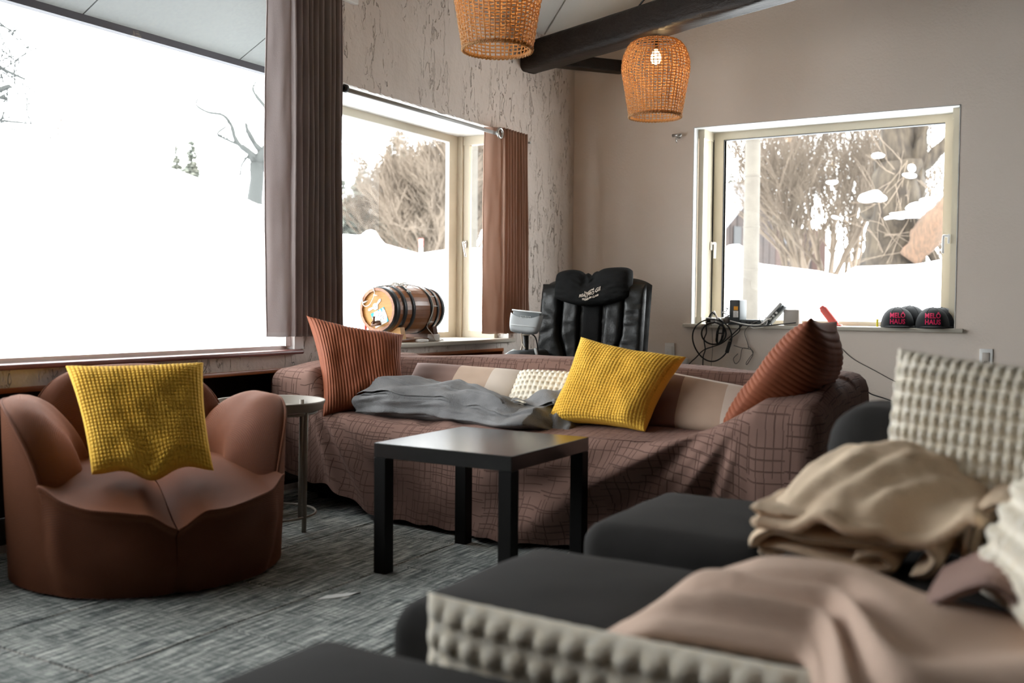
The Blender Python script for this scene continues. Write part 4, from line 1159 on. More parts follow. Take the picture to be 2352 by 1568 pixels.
mb = MB(); rbox(mb, ((SX0 + SX1) / 2, 3.86, .195), (SX1 - SX0 - .06, .66, .33), .02); mb.build('frame', MT['under'], sofa)
for x in (SX0 + .1, SX1 - .1):
    for y in (3.60, 4.12):
        mb = MB(); lathe(mb, [(.024, 0), (.028, .05)], (x, y, 0), 12); mb.build('leg', MT['under'], sofa)

# ---- cushions on the sofa
cushion('cushion', (-3.215, 3.53, .868), (-2.868, 3.83, .780), (-2.745, 3.72, .430), (-2.985, 3.385, .408), .085, MT['cordrust'], 'rust corduroy cushion with upright ribs in the left corner of the sofa', 'cord', (30, 1), .0050, 6, .07, .016, 2)
cushion('cushion', (-.868, 3.52, .892), (-.885, 4.0, .872), (-1.165, 3.98, .462), (-1.192, 3.49, .452), .150, MT['cordrust'], 'rust corduroy cushion seen edge-on, leaning over the right arm of the sofa', 'cordv', (1, 28), .0075, 6, .03, .008, 5, back=.42, pw=.95)
tags = [(lambda u, v: u < .16, MT['mauve'], 'narrow mauve end panel'), (lambda u, v: .16 <= u < .46, MT['mauve'], 'wide mauve panel'), (lambda u, v: .46 <= u < .76, MT['beige'], 'beige panel'), (lambda u, v: u >= .76, MT['cream_cl'], 'cream panel')]
cushion('cushion', (-2.885, 3.965, .636), (-2.255, 3.955, .622), (-2.26, 3.80, .435), (-2.90, 3.81, .440), .055, None, 'velour patchwork cushion in mauve, beige and cream at the left of the sofa back', None, crumple=.005, seed=8, panels=tags, pinch=.02)
cushion('cushion', (-2.265, 3.905, .625), (-1.78, 3.895, .618), (-1.78, 3.72, .425), (-2.265, 3.74, .43), .06, MT['ivory'], 'ivory bobble-knit cushion half hidden on the sofa, left of the yellow one', 'bobble', (18, 9), .011, 6, .02, .004, 4)
tags = [(lambda u, v: v < .10, MT['cream_cl'], 'cream top edge'), (lambda u, v: v >= .1 and u < .44, MT['mauve'], 'mauve panel'), (lambda u, v: v >= .1 and .44 <= u < .80, MT['beige'], 'beige panel'), (lambda u, v: v >= .1 and u >= .80, MT['cream_cl'], 'cream panel')]
cushion('cushion', (-1.68, 3.925, .668), (-1.175, 3.905, .600), (-1.155, 3.73, .425), (-1.68, 3.77, .425), .055, None, 'velour patchwork cushion between the yellow and the leaning rust cushion', None, crumple=.004, seed=12, panels=tags, pinch=.02)
cushion('cushion', (-1.905, 3.80, .792), (-1.430, 3.80, .722), (-1.520, 3.60, .435), (-1.975, 3.62, .430), .085, MT['yellow'], 'mustard waffle-plush cushion tilted on the long sofa', 'waffle', (34, 32), .0065, 5, .055, .014, 3)

# ---- grey fleece throw crumpled along the seat
mb = MB(); LB = 1.04


def body(u, g):
    x = -2.935 + LB * u
    env = min(1, (u / .05) ** .5 if u > 0 else 0) * min(1, ((1 - u) / .08) ** .5 if u < 1 else 0)
    hw = (.148 + .03 * nz(u * 3, 1) + .04 * exp(-((u - .8) / .12) ** 2)) * env; hh = (.062 + .016 * sin(u * 5.5 + .2) + .014 * nz(u * 5, 3)) * env
    c, s = cos(g), sin(g)
    d = u * 9 + 1.6 * g                                    # slanting drag folds
    fold = .020 * sin(5 * g + 5.0 * u + 2.0 * nz(u * 2.5, g)) + .016 * nz(u * 7, g * 1.2, 2)
    w1 = sin(d * 2.1 + 3.0 * nz(u * 3, g, 7)); w2 = sin(d * 4.6 + 4.0 * nz(u * 4, g * 1.5, 9))
    fine = (.0085 * math.copysign(abs(w1) ** 1.6, w1) + .0055 * math.copysign(abs(w2) ** 1.5, w2) * (nz(u * 4, g, 4) + .5)) * env * (1 if s > -.5 else .2)
    k = 1 + fold * 6 * env * (1 if s > -.4 else .3)
    y = 3.615 - .02 * u + .05 * sin(u * 3) + c * (hw * k + fine)
    z = max(.398 + .004 * u, .398 + hh + s * (hh * k * (1.15 + .25 * c) + fine))
    return V((x + .02 * nz(g, u * 3), y, z))
grid(mb, 190, 96, lambda u, v: body(u, 2 * pi * v), closed_u=False)
# the upper layer folded back on itself: a sheet lying on the roll with a rounded front lip
def upper(u, v, low=0):
    uu = .035 + .80 * u; g = 2.55 - 1.30 * v - .25 * sin(uu * 6) * v; p = body(uu, g); o = body(uu, g + .05); q = V((0, -.25 if v > .5 else .0, 1)).normalized()
    lift = .018 + .012 * sin(9 * u + 2 * v) * v + .010 * nz(u * 8, v * 3, 5) + .012 * sin(pi * v)
    e = min(1, u * 14, (1 - u) * 10)
    return tuple(p + q * (lift * e - (.014 if low else 0)))
grid(mb, 90, 20, upper); grid(mb, 90, 20, lambda u, v: upper(u, v, 1), flip=True)
tube(mb, [V(upper(i / 90, 1)) + V((0, -.003, -.007)) for i in range(91)], [.006 + .009 * min(1, i / 8, (90 - i) / 8) for i in range(91)], 10)
tube(mb, [V(upper(i / 90, .45)) + V((0, 0, -.004)) for i in range(8, 84)], [.005 + .006 * min(1, i / 12, (75 - i) / 12) for i in range(76)], 8)
# rolled layers showing at the left end
for k in range(3):
    tube(mb, curve_pts([(-2.925 + .018 * k, 3.50 + .02 * k, .412 + .026 * k), (-2.945 + .016 * k, 3.57, .432 + .026 * k), (-2.93 + .02 * k, 3.66, .446 + .024 * k), (-2.89 + .02 * k, 3.73, .45 + .02 * k)], 6), [.006 + .010 * min(1, i / 4, (18 - i) / 4) for i in range(19)], 10)
def hump(u, v):
    a, b = 2 * u - 1, 2 * v - 1; e = max(0, (1 - a ** 4) * (1 - b ** 4)) ** .5
    return (-2.10 + .27 * u + .03 * v, 3.55 + .27 * v, .402 + e * (.075 + .11 * sst(.25, .9, u) * sst(.2, .9, v) + .018 * sin(14 * u - 9 * v) + .012 * nz(u * 5, v * 5) + .006 * sin(34 * u + 12 * v + 3 * nz(u * 3, v * 3))))
grid(mb, 60, 48, hump)
throw_o = tag(mb.build('throw_blanket', MT['grey_fleece'], origin=(-2.4, 3.6, .4)), 'crumpled grey fleece throw lying along the sofa seat', 'blanket')
mb = MB()
def flap(u, v):
    return (-2.14 + .20 * u, 3.60 + .13 * v + .03 * u, .515 + .065 * u * sst(0, 1, v) + .012 * sin(8 * u + 5 * v) + .01 * v)
grid(mb, 24, 18, flap)
mb2 = [(a, b + .004, c - .014) for a, b, c in mb.v]; k = len(mb.v); mb.add(mb2, [tuple(i for i in f[::-1]) for f in mb.f])
tube(mb, [flap(1, i / 12) for i in range(13)], .012, 8)
o = mb.build('turned_flap', MT['grey_fleece'], throw_o)

# ================================================================== COFFEE TABLE
tx, ty, TS = -2.133, 2.680, .55
table = thing('coffee_table', (tx + TS / 2, ty + TS / 2, 0), 'small square black coffee table in front of the sofa', 'table')
mb = MB(); rbox(mb, (tx + TS / 2, ty + TS / 2, .425), (TS, TS, .05), .0018, 1); mb.build('table_top', MT['blacktop'], table, smooth=False)
for a in (.025, TS - .025):
    for b in (.025, TS - .025):
        mb = MB(); rbox(mb, (tx + a, ty + b, .1995), (.0485, .0485, .399), .0012, 1); mb.build('leg', MT['black'], table, smooth=False)
mb = MB()
pts = [(-.075, -.012), (-.03, -.022), (.02, -.014), (.075, -.004), (.070, .006), (.02, .012), (-.03, .006)]
n = len(pts); v = [(-2.045 + a * .35 + b, 2.405 + a * .9, .0008 + .004 * (i % 3 == 1)) for i, (a, b) in enumerate(pts)]
v += [(a, b, c + .0012) for a, b, c in v]
mb.add(v, [tuple(range(n - 1, -1, -1)), tuple(range(n, 2 * n))] + [(i, (i + 1) % n, n + (i + 1) % n, n + i) for i in range(n)])
tag(mb.build('paper_scrap', MT['paper'], smooth=False, origin=(-2.045, 2.405, 0)), 'torn scrap of white paper lying on the carpet', 'paper')

# ================================================================== ROUND SIDE TABLE
stc = (-2.93, 3.00); st = thing('side_table', (stc[0], stc[1], 0), 'round beige metal tray table between armchair and sofa', 'table')
mb = MB(); lathe(mb, [(.02, .487), (.205, .487), (.212, .489), (.224, .518), (.2265, .524), (.2245, .527), (.221, .524), (.209, .494), (.203, .4915), (.02, .4905)], (*stc, 0), 64); mb.build('tray', MT['tray'], st)
mb = MB(); m = 48; tube(mb, [(stc[0] + .190 * cos(2 * pi * k / m), stc[1] + .190 * sin(2 * pi * k / m), .478) for k in range(m)], .006, 8, closed=True); mb.build('upper_ring', MT['tray'], st)
mb = MB(); tube(mb, [(stc[0] + .187 * cos(2 * pi * k / m), stc[1] + .187 * sin(2 * pi * k / m), .060) for k in range(m)], .005, 8, closed=True); mb.build('lower_ring', MT['tray'], st)
for k in range(4):
    g = .0 + k * pi / 2 + .02
    p = (stc[0] + .196 * cos(g), stc[1] + .196 * sin(g))
    mb = MB(); tube(mb, [(p[0] - .012 * cos(g), p[1] - .012 * sin(g), 0), (p[0], p[1], .512)], .0095, 10); mb.build('leg', MT['tray'], st)

# ================================================================== ROUND BROWN ARMCHAIR
AC = V((-2.88, 2.36, 0)); FA = radians(-30)
ff = V((cos(FA), sin(FA), 0)); ll = V((-sin(FA), cos(FA), 0))


def AW(f, l, z): p = AC + ff * f + ll * l; return (p.x, p.y, z)


chair = thing('armchair', tuple(AC), 'round brown quilted-velvet tub armchair under the big window', 'armchair')
TIP = radians(49)


def lip_z(t, s):          # height of the seat's front lip by angle: a V in the middle, pinched-up tips
    u = abs(t) / TIP
    return .258 + .060 * u ** .75 + .022 * sst(.8, 1, u) + (.016 if s < 0 else -.004) * u - .014 * sin(pi * u)


# inner body that fills the shell
mb = MB()
def basefn(u, v):
    t = -pi + 2 * pi * u; return AW(.435 * cos(t), .435 * sin(t), .006 + .19 * v)
grid(mb, 60, 4, basefn, lambda u, v: (u * 2 * pi * .46, v * .3), closed_u=True); mb.f.append(tuple(range(59, -1, -1)))
mb.build('base', MT['quilt'], chair)
for s in (-1, 1):
    mb = MB()

    def seat(u, v, low=False):
        t = s * TIP * u; r = .505 + .006 * sin(pi * u)
        lipf, lipl = r * cos(t), r * sin(t)
        f = -.20 + (lipf + .20) * v; l = lipl * (.62 + .38 * v) if u > 0 else 0
        l = s * .002 + lipl * (.80 + .20 * v)
        zl = lip_z(t, s); zb_ = .335 + .01 * u
        k = sst(0, .72, v); z = zb_ + (zl - zb_) * sst(.45, 1, v) + .030 * sin(pi * min(1, u * .98 + .02)) ** .8 * sin(pi * (.25 + .75 * v)) - .040 * sst(.22, 0, u) * (.45 + .55 * v)
        z += .005 * nz(u * 4 + s, v * 4, s)
        if low: z -= .05 * min(1, 5 * (1 - v)) * min(1, 6 * u + .05)
        return AW(f, l, z)
    n1, n2 = 40, 40
    grid(mb, n1, n2, seat, lambda u, v: (u * .43, v * .70), flip=(s < 0)); grid(mb, n1, n2, lambda u, v: seat(u, v, True), lambda u, v: (u * .43, v * .7), flip=(s > 0))
    mb.build('seat_cushion', MT['quilt'], chair)
    mb = MB()

    def flapf(u, v):
        a = V(seat(u, 1)); t = s * TIP * u; r = .462 - .016 * exp(-(u / .07) ** 2) - .012 * sst(.85, 1, u)
        b_ = V(AW(r * cos(t), r * sin(t), .008)); p = a + (b_ - a) * v
        d = V((p.x - AC.x, p.y - AC.y, 0)).normalized()
        tuck = -.030 * sst(0, .12, v) * sst(.75, .1, v) * (1 - .5 * u)
        p = p + d * (tuck + .014 * sin(pi * v) + .007 * nz(u * 3, v * 3, s * 3) * sin(pi * v) + .012 * exp(-((u - .86) / .1) ** 2 - ((v - .35) / .25) ** 2))
        if v < .02: p = p - d * .002
        return tuple(p)
    grid(mb, 40, 30, flapf, lambda u, v: (u * .4, v * .33), flip=(s > 0)); mb.build('front_panel', MT['quilt'], chair)
    mb = MB(); tube(mb, [V(seat(i / 40, 1)) + V((0, 0, .001)) for i in range(41)], .0050, 6); mb.build('piping', MT['quilt'], chair)


def shell(t0, t1, zb, H, rin, rout, lean, p0, p1, nm, bulge=.05, ntheta=56):
    """upholstered wall between two plan angles; rounded like an ear, padded on the inner side"""
    mb = MB(); m = 44

    def fn(u, v):
        q = 2 * u - 1; pw = p0 if q < 0 else p1
        top = .10 + (H - .10) * max(0, 1 - abs(q) ** pw) ** (1 / pw)
        t = t0 + (t1 - t0) * u; endk = max(.10, 1 - abs(q) ** 8) ** .5
        # loop: outer face up (0..0.38), crown roll (0.38..0.55), inner face down (0.55..1)
        ro = rout + lean * sst(0, .6, top)
        if v < .40: f = v / .40; z = zb + (top - zb) * f * .97; r = rout + lean * f ** 2 + .006 * sin(pi * f)
        else:
            f = (v - .40) / .60; z = zb + (top - zb) * (.97 + .03 * sin(pi * min(1, f * 5)) if f < .2 else .97 * (1 - ((f - .2) / .8)) ** .75)
            dep = (rout - rin) * (sst(0, .5, f) ** .7) + bulge * sin(pi * min(1, f * 1.05)) * .6
            r = rout + lean * (1 - f) - dep * endk
        return AW(r * cos(t), r * sin(t), max(zb, z) + .003 * nz(t * 5, v * 6, 3))
    L_ = abs(t1 - t0) * .42
    grid(mb, ntheta, m, fn, lambda u, v: (u * L_, v * 1.25)); o = mb.build(nm, MT['quilt'], chair)
    mb = MB(); tube(mb, [V(fn(u_, .405)) for u_ in [(.004 + .992 * i / 60) for i in range(61)]], .0055, 6); mb.build('piping', MT['quilt'], o)
    return o
shell(radians(128), radians(240), .008, .684, .34, .445, .012, 3.2, 3.2, 'backrest', .05)
shell(radians(48), radians(150), .008, .590, .285, .452, .018, 2.1, 2.6, 'armrest', .075)
shell(radians(-48), radians(-150), .008, .606, .285, .452, .018, 2.3, 2.6, 'armrest', .075)
cushion('cushion', (-2.945, 2.075, .712), (-2.660, 2.405, .718), (-2.545, 2.345, .368), (-2.760, 2.035, .378), .075, MT['yellow'], 'mustard waffle-plush cushion standing in the round armchair', 'waffle', (33, 32), .0065, 5, .03, .014, 11, bend=lambda u, v: (.02 * sst(.7, 1, v) * exp(-((u - .45) / .2) ** 2), 0, -.035 * sst(.55, 1, v) * exp(-((u - .45) / .16) ** 2) + .006 * sst(.6, 1, v) * sin(13 * u + 4 * v)))

# ================================================================== BARREL ON THE LEFT WINDOW SILL
BX, BZ, BY0, BY1 = -3.62, .889, 4.575, 5.085
barrel = thing('barrel', (BX, (BY0 + BY1) / 2, BZ - .15), 'small varnished oak barrel with dark hoops lying on the window sill', 'barrel')


def br(y):
    t = (y - BY0) / (BY1 - BY0) * 2 - 1; return .126 + .022 * (1 - t * t)


NS = 18; first = None
for i in range(NS):
    g0, g1 = 2 * pi * i / NS + .0025, 2 * pi * (i + 1) / NS - .0025; mb = MB(); vs = []; nsg = 10
    for k in range(nsg + 1):
        y = BY0 + (BY1 - BY0) * k / nsg; r = br(y)
        for (g, q) in ((g0, r), ((g0 + g1) / 2, r + .0012), (g1, r), (g1, r - .014), (g0, r - .014)):
            vs.append((BX + q * cos(g), y, BZ + q * sin(g)))
    fs = [(k * 5 + j, k * 5 + (j + 1) % 5, (k + 1) * 5 + (j + 1) % 5, (k + 1) * 5 + j) for k in range(nsg) for j in range(5)] + [(4, 3, 2, 1, 0), tuple(nsg * 5 + j for j in range(5))]
    mb.add(vs, fs); mb.build('stave', MT['barrelwood'], barrel, smooth=False)
for y in (BY0 + .022, BY1 - .022):
    mb = MB(); r = br(y) - .012; lathe(mb, [(0.001, y - .006), (r, y - .006), (r, y + .006), (0.001, y + .006)], (BX, 0, BZ), 40, 'y'); mb.build('barrel_head', MT['barrelhead'], barrel, smooth=False)
for ya, yb in ((.004, .045), (.075, .105), (.150, .178), (.332, .360), (.405, .435), (.465, .506)):
    mb = MB(); y0, y1 = BY0 + ya, BY0 + yb
    lathe(mb, [(br(y0) - .002, y0), (br(y0) + .0035, y0), (br(y1) + .0035, y1), (br(y1) - .002, y1)], (BX, 0, BZ), 56, 'y', caps=False); mb.build('hoop', MT['hoop'], barrel)
yh = BY0 + .016
mb = MB()       # wooden spigot with a cross handle
hx, hz = BX + .004, BZ - .075
mb2 = MB(); lathe(mb2, [(.012, 0), (.013, -.02), (.009, -.03), (.010, -.06), (.006, -.066)], (hx, yh, hz), 12, 'y')
tube(mb2, [(hx - .0, yh - .05, hz - .012), (hx, yh - .05, hz + .022), (hx, yh - .05, hz + .036)], [.0075, .006, .009], 10)
tube(mb2, [(hx - .012, yh - .052, hz - .016), (hx + .05, yh - .052, hz - .006)], [.010, .009], 10); mb2.build('spigot', MT['darkcork'], barrel)
# printed paper card and its small round emblem tag, stuck on the head
ca, sa = cos(.42), sin(.42)
def onhead(a, b, d=0): return (BX + .012 + a * ca - b * sa, BY0 + .0148 - d, BZ - .045 + a * sa + b * ca)
mb = MB(); mb.add([onhead(a, b, d) for d in (0, .0015) for a, b in ((-.055, -.045), (.05, -.045), (.05, .045), (-.055, .045))], [(0, 1, 2, 3), (7, 6, 5, 4), (0, 4, 5, 1), (1, 5, 6, 2), (2, 6, 7, 3), (3, 7, 4, 0)])
card = mb.build('paper_card', MT['paper'], barrel, smooth=False)
mb = MB()
for pts in (((-.055, .045), (-.03, .045), (-.045, .02), (-.055, .02)), ((.02, .045), (.035, .045), (.028, .022)), ((.04, .045), (.05, .045), (.05, .022)), ((.05, -.045), (.05, -.015), (.035, -.045)), ((-.055, -.0), (-.055, -.02), (-.047, -.012)), ((.0, .045), (.014, .045), (.006, .034))):
    mb.add([onhead(a, b, .0021) for a, b in pts], [tuple(range(len(pts)))])
mb.build('printed_corners', MT['teal'], card, smooth=False)
mb = MB(); R = random.Random(4)
for i in range(6):
    pts = [onhead(-.03 + .011 * k + .004 * R.random(), .022 - .011 * i + .004 * R.gauss(0, 1), .0024) for k in range(6)]; tube(mb, pts, .0008, 4)
mb.build('handwriting', MT['ink'], card)
mb = MB(); c = (BX - .022, BY0 + .0145, BZ + .018)
for a in (.85, 3.55, 5.6):
    l_ = .052 if a < 5 else .02
    pts = [(c[0] + cos(a + d) * l_ * s, c[1] - .001, c[2] + sin(a + d) * l_ * s) for s, d in ((.2, -.5), (1, -.16), (1.15, 0), (1, .16), (.2, .5))]; mb.add(pts + [(x, y - .0012, z) for x, y, z in pts], [(4, 3, 2, 1, 0), (5, 6, 7, 8, 9)] + [(i, (i + 1) % 5, 5 + (i + 1) % 5, 5 + i) for i in range(5)])
lathe(mb, [(.020, 0), (.020, -.0025)], c, 20, 'y')
tg = mb.build('emblem_tag', MT['paper'], barrel, smooth=False)
mb = MB(); tube(mb, [(c[0] + .0145 * cos(2 * pi * k / 24), c[1] - .003, c[2] + .0145 * sin(2 * pi * k / 24)) for k in range(24)], .0012, 4, closed=True)
tube(mb, [(c[0] - .003, c[1] - .003, c[2] + .007), (c[0] + .001, c[1] - .003, c[2] + .0), (c[0] - .001, c[1] - .003, c[2] - .008)], .0014, 4); mb.build('printed_ring', MT['ink'], tg)
# cradle
cr = thing('barrel_cradle', (BX, 4.83, .697), 'wooden cradle with two curved blocks holding the oak barrel', 'stand')
for y, m_ in ((BY0 + .09, 'pine'), (BY1 - .09, 'darkcork')):
    mb = MB(); n = 16; top = []
    for i in range(n + 1):
        x = -.115 + .23 * i / n; q = br(y) + .001
        top.append((x, BZ - sqrt(max(0, q * q - x * x)) if abs(x) < .095 else BZ - sqrt(q * q - .095 ** 2) + .0))
    vs = []
    for yy in (y - .022, y + .022):
        vs += [(BX + x, yy, z) for x, z in top] + [(BX + x * 1.12, yy, .716) for x, z in top]
    k = n + 1; fs = []
    for o_ in (0, 2 * k):
        fs += [(o_ + i, o_ + i + 1, o_ + k + i + 1, o_ + k + i) for i in range(n)]
    fs += [(i, 2 * k + i, 2 * k + i + 1, i + 1) for i in range(n)] + [(k + i, k + i + 1, 3 * k + i + 1, 3 * k + i) for i in range(n)] + [(0, k, 3 * k, 2 * k), (n, 2 * k + n, 3 * k + n, k + n)]
    mb.add(vs, fs); mb.build('cradle_block', MT[m_], cr, smooth=False)
for x in (-.085, .085):
    mb = MB(); rbox(mb, (BX + x, 4.83, .7075), (.03, .42, .0205), .003); mb.build('rail', MT['barrelwood'], cr)
# red card tucked behind
mb = MB(); T = Matrix.Rotation(.28, 4, 'Y'); rbox(mb, (BX - .142, BY0 + .10, BZ + .02), (.006, .07, .15), .001, 1, T)
rbox(mb, (BX - .142 - .022, BY0 + .10, .795), (.004, .02, .19), .001, 1)
tag(mb.build('notice_card', MT['redplastic'], smooth=False, origin=(BX - .142, BY0 + .10, .70)), 'small dull red card standing behind the left rim of the barrel', 'card')
# fairy lights
fl = thing('string_lights', (BX, 4.8, BZ + .15), 'white string of fairy lights draped over the oak barrel', 'lights')


def onb(y, g, lift=.006): r = br(min(max(y, BY0), BY1)) + lift; return V((BX + r * cos(g), y, BZ + r * sin(g)))


mb = MB(); R = random.Random(12)
pts = [onb(BY0 + .12 + .14 * R.random(), pi / 2 + R.gauss(0, .35), .008 + .012 * R.random()) for i in range(26)]; tube(mb, curve_pts(pts, 5), .0022, 5)
tube(mb, curve_pts([onb(BY0 + .20, 1.5), onb(BY0 + .27, 1.3), onb(BY0 + .325, 1.0), onb(BY0 + .35, .6), onb(BY0 + .355, .2), onb(BY0 + .345, -.1), onb(BY0 + .33, -.45), onb(BY0 + .345, -.75), V((BX + .135, BY0 + .37, BZ - .15)), V((BX + .15, BY0 + .38, .704)), V((BX + .16, BY0 + .44, .704)), V((BX + .12, BY0 + .50, .705)), V((BX + .1, BY0 + .45, .712)), V((BX + .14, BY0 + .42, .71))], 6), .0028, 6)
tube(mb, curve_pts([onb(BY0 + .14, 1.4), onb(BY0 + .03, 1.55), onb(BY0 - .004, 1.75, .004), V((BX - .015, BY0 - .004, BZ + .09)), V((BX - .05, BY0 - .004, BZ + .03)), V((BX - .09, BY0 - .004, BZ + .02)), V((BX - .105, BY0 - .003, BZ + .05)), onb(BY0 - .002, 2.4, .004), onb(BY0 + .06, 1.9)], 6), .0026, 6)
tube(mb, curve_pts([onb(BY0 + .16, 1.4), onb(BY0 + .17, 1.15), onb(BY0 + .165, .95), onb(BY0 + .18, .75), onb(BY0 + .15, .82)], 6), .0026, 6)
mb.build('wire', MT['whitewire'], fl)
for p, d in ((onb(BY0 + .35, .55), V((.3, .9, .1))), (onb(BY0 + .355, .15), V((.3, .9, 0))), (onb(BY0 + .335, -.5), V((.3, .9, 0))), (V((BX - .02, BY0 - .006, BZ + .085)), V((.9, -.1, -.1))), (V((BX - .095, BY0 - .006, BZ + .04)), V((.8, 0, .3))), (onb(BY0 + .16, .85), V((.4, .1, -.9)))):
    mb = MB(); d.normalize(); tube(mb, [p, p + d * .018, p + d * .02, p + d * .034], [.0042, .0042, .0026, .0014], 8); mb.build('bulb', MT['whiteplastic'], fl)
mb = MB(); rbox(mb, (-3.505, 4.985, .719), (.05, .062, .042), .004); tag(mb.build('battery_box', MT['whiteplastic'], origin=(-3.505, 4.985, .698)), 'small white box on the sill at the foot of the barrel cradle', 'box')
mb = MB(); lathe(mb, [(.004, .0), (.035, .0), (.042, .008), (.036, .018), (.005, .021)], (-3.46, 4.80, .6975), 20); tag(mb.build('dish', MT['whiteplastic'], origin=(-3.46, 4.80, .6975)), 'flat white dish on the sill in front of the barrel', 'dish')

# ================================================================== MASSAGE CHAIR BEHIND THE SOFA
MC = (-2.785, 5.62)
mc = thing('massage_chair', (MC[0], MC[1], 0), 'black leather massage chair in the corner behind the sofa', 'chair')
mrot = radians(6)


def MW(x, y, z): return (MC[0] + x * cos(mrot) - y * sin(mrot), MC[1] + x * sin(mrot) + y * cos(mrot), z)


def panel(mb, xf, zlo, zhi, yc, T, nx=30, nz_=40, lean=0., wr=0., seed=0, pw=.5, ep=6):
    """bulged padded panel; xf(v)->(x0,x1) edges by height fraction, zlo/zhi(u) outline"""
    for side in (-1, 1):
        def fn(u, v):
            x0, x1 = xf(v); x = x0 + (x1 - x0) * u; z = zlo(u) + (zhi(u) - zlo(u)) * v
            a, b = 2 * u - 1, 2 * v - 1; e = max(0, (1 - abs(a) ** ep) * (1 - abs(b) ** ep)) ** pw
            y = yc + side * T * e + lean * (z - .6) + (wr * nz(x * 14, z * 26, seed) * e if side < 0 else 0)
            return MW(x, y, z)
        grid(mb, nx, nz_, fn, flip=(side > 0))


mb = MB(); panel(mb, lambda v: (-.36 + .02 * (1 - v), .36 - .01 * (1 - v)), lambda u: .30, lambda u: 1.105 - .05 * abs(2 * u - 1) ** 5, .16, .075, lean=.16, wr=.012, seed=2); mb.build('backrest', MT['leather'], mc)
for s in (-1, 1):       # padded side wings with sewn curve
    mb = MB()
    def xf(v, s=s):
        inner = .215 - .055 * sst(.55, .25, v) - .10 * sst(.28, .0, v)
        return (inner * s, .352 * s) if s > 0 else (.352 * s, inner * s)
    panel(mb, xf, lambda u: .38, lambda u: 1.06, .065, .045, 16, 40, .16, .014, 4 + s); mb.build('side_cushion', MT['leather'], mc)
    mb = MB()
    def xg(v, s=s):
        a, b = .075 + .015 * v, .205 - .05 * sst(.55, .25, v) - .09 * sst(.28, 0, v) if True else 0
        return (a * s, max(a + .012, b) * s) if s > 0 else (-max(a + .012, b), -a)
    panel(mb, xg, lambda u: .44, lambda u: 1.03, .075, .030, 12, 30, .16, .010, 9 + s); mb.build('inner_cushion', MT['leather'], mc)
mb = MB(); panel(mb, lambda v: (-.062 - .01 * (1 - v), .062 + .01 * (1 - v)), lambda u: .42, lambda u: 1.0, .085, .028, 12, 30, .16, .003, 6); mb.build('center_panel', MT['suede'], mc)
HP = []
mb = MB()
def hz(u): a = 2 * u - 1; return 1.150 + .022 * u - .040 * exp(-((a + .1) / .25) ** 2) - .03 * abs(a) ** 9 + .012 * sin(30 * a) * exp(-((a + .08) / .2) ** 2)
def hl(u): a = 2 * u - 1; return .918 + .055 * abs(a + .05) ** 2
def hfn(u, v, side=-1):
    x = -.255 + .515 * u; a, b = 2 * u - 1, 2 * v - 1; e = max(0, (1 - abs(a) ** 9) * (1 - abs(b) ** 5)) ** .5
    z = hl(u) + (hz(u) - hl(u)) * v
    dent = .030 * exp(-((a + .08) / .30) ** 2 - ((b - .55) / .5) ** 2)
    y = .055 + side * .075 * e + .16 * (z - .6) - .0 + (dent * e + .006 * nz(u * 9, v * 12, 3) * e if side < 0 else 0)
    y += .010 * sin(26 * a) * exp(-((a + .08) / .22) ** 2) * sst(.3, 1, v) * e * (side < 0)
    return MW(x, y, z)
for side in (-1, 1):
    grid(mb, 60, 36, lambda u, v, s=side: hfn(u, v, s), flip=(side > 0))
head = mb.build('headrest', MT['suede'], mc)
for body, size, wid, u0, v0, tilt in (('National', .018, .060, .50, .455, .07), ('REALPRO', .027, .100, .47, .34, .055), ('GII', .037, .034, .612, .43, .07), ('PREMIUM CLASS', .0165, .107, .52, .245, .055)):
    vs, fs = text_mb(body, size, .0008, 1.0, .0004, .12 if body in ('REALPRO', 'GII') else 0); mb = MB(); out = []
    kx = wid / (max(p.x for p in vs) - min(p.x for p in vs)); vs = [V((p.x * kx, p.y, p.z)) for p in vs]
    for p in vs:
        u = u0 + p.x / .515; v = v0 + (p.y + p.x * tilt * 3.2) / (hz(u) - hl(u)) ; q = V(hfn(u, v)); q2 = V(hfn(u + .002, v)); q3 = V(hfn(u, v + .004)); n_ = (q2 - q).cross(q3 - q).normalized()
        if n_.y > 0: n_ = -n_
        out.append(tuple(q + n_ * (.0022 + p.z)))
    mb.add(out, fs); o = mb.build('lettering', MT['thread'], head, smooth=False)
mb = MB(); panel(mb, lambda v: (-.27, .27), lambda u: .30, lambda u: .50, -.30, .28, 24, 14, 0); mb.build('seat', MT['leather'], mc)
mb = MB(); rbox(mb, MW(0, -.18, .15), (.56, .66, .30), .03, 2, Matrix.Rotation(mrot, 4, 'Z')); mb.build('base', MT['blackplastic'], mc)
for s in (-1, 1):
    mb = MB(); rbox(mb, MW(s * .30, -.22, .585), (.13, .46, .12), .045, 4, Matrix.Rotation(mrot, 4, 'Z')); ar = mb.build('armrest', MT['greyblue'], mc)
    mb = MB(); c = [MW(s * (.325) + s * .052 * cos(a) , -.22 - .235 + .08 * (1 - sin(a)) * 0 - .0, .50 + .055 * sin(a)) for a in [radians(d) for d in range(-60, 121, 15)]]
    tube(mb, [MW(s * .372, -.44 + .04 * i, .622 - .010 * abs(i - 5) * .8) for i in range(11)], [.018] * 11, 10, squash=1.8); mb.build('silver_trim', MT['silverplastic'], ar)
    mb = MB(); rbox(mb, MW(s * .325, -.2, .34), (.08, .40, .38), .02, 2, Matrix.Rotation(mrot, 4, 'Z')); mb.build('arm_support', MT['blackplastic'], ar)
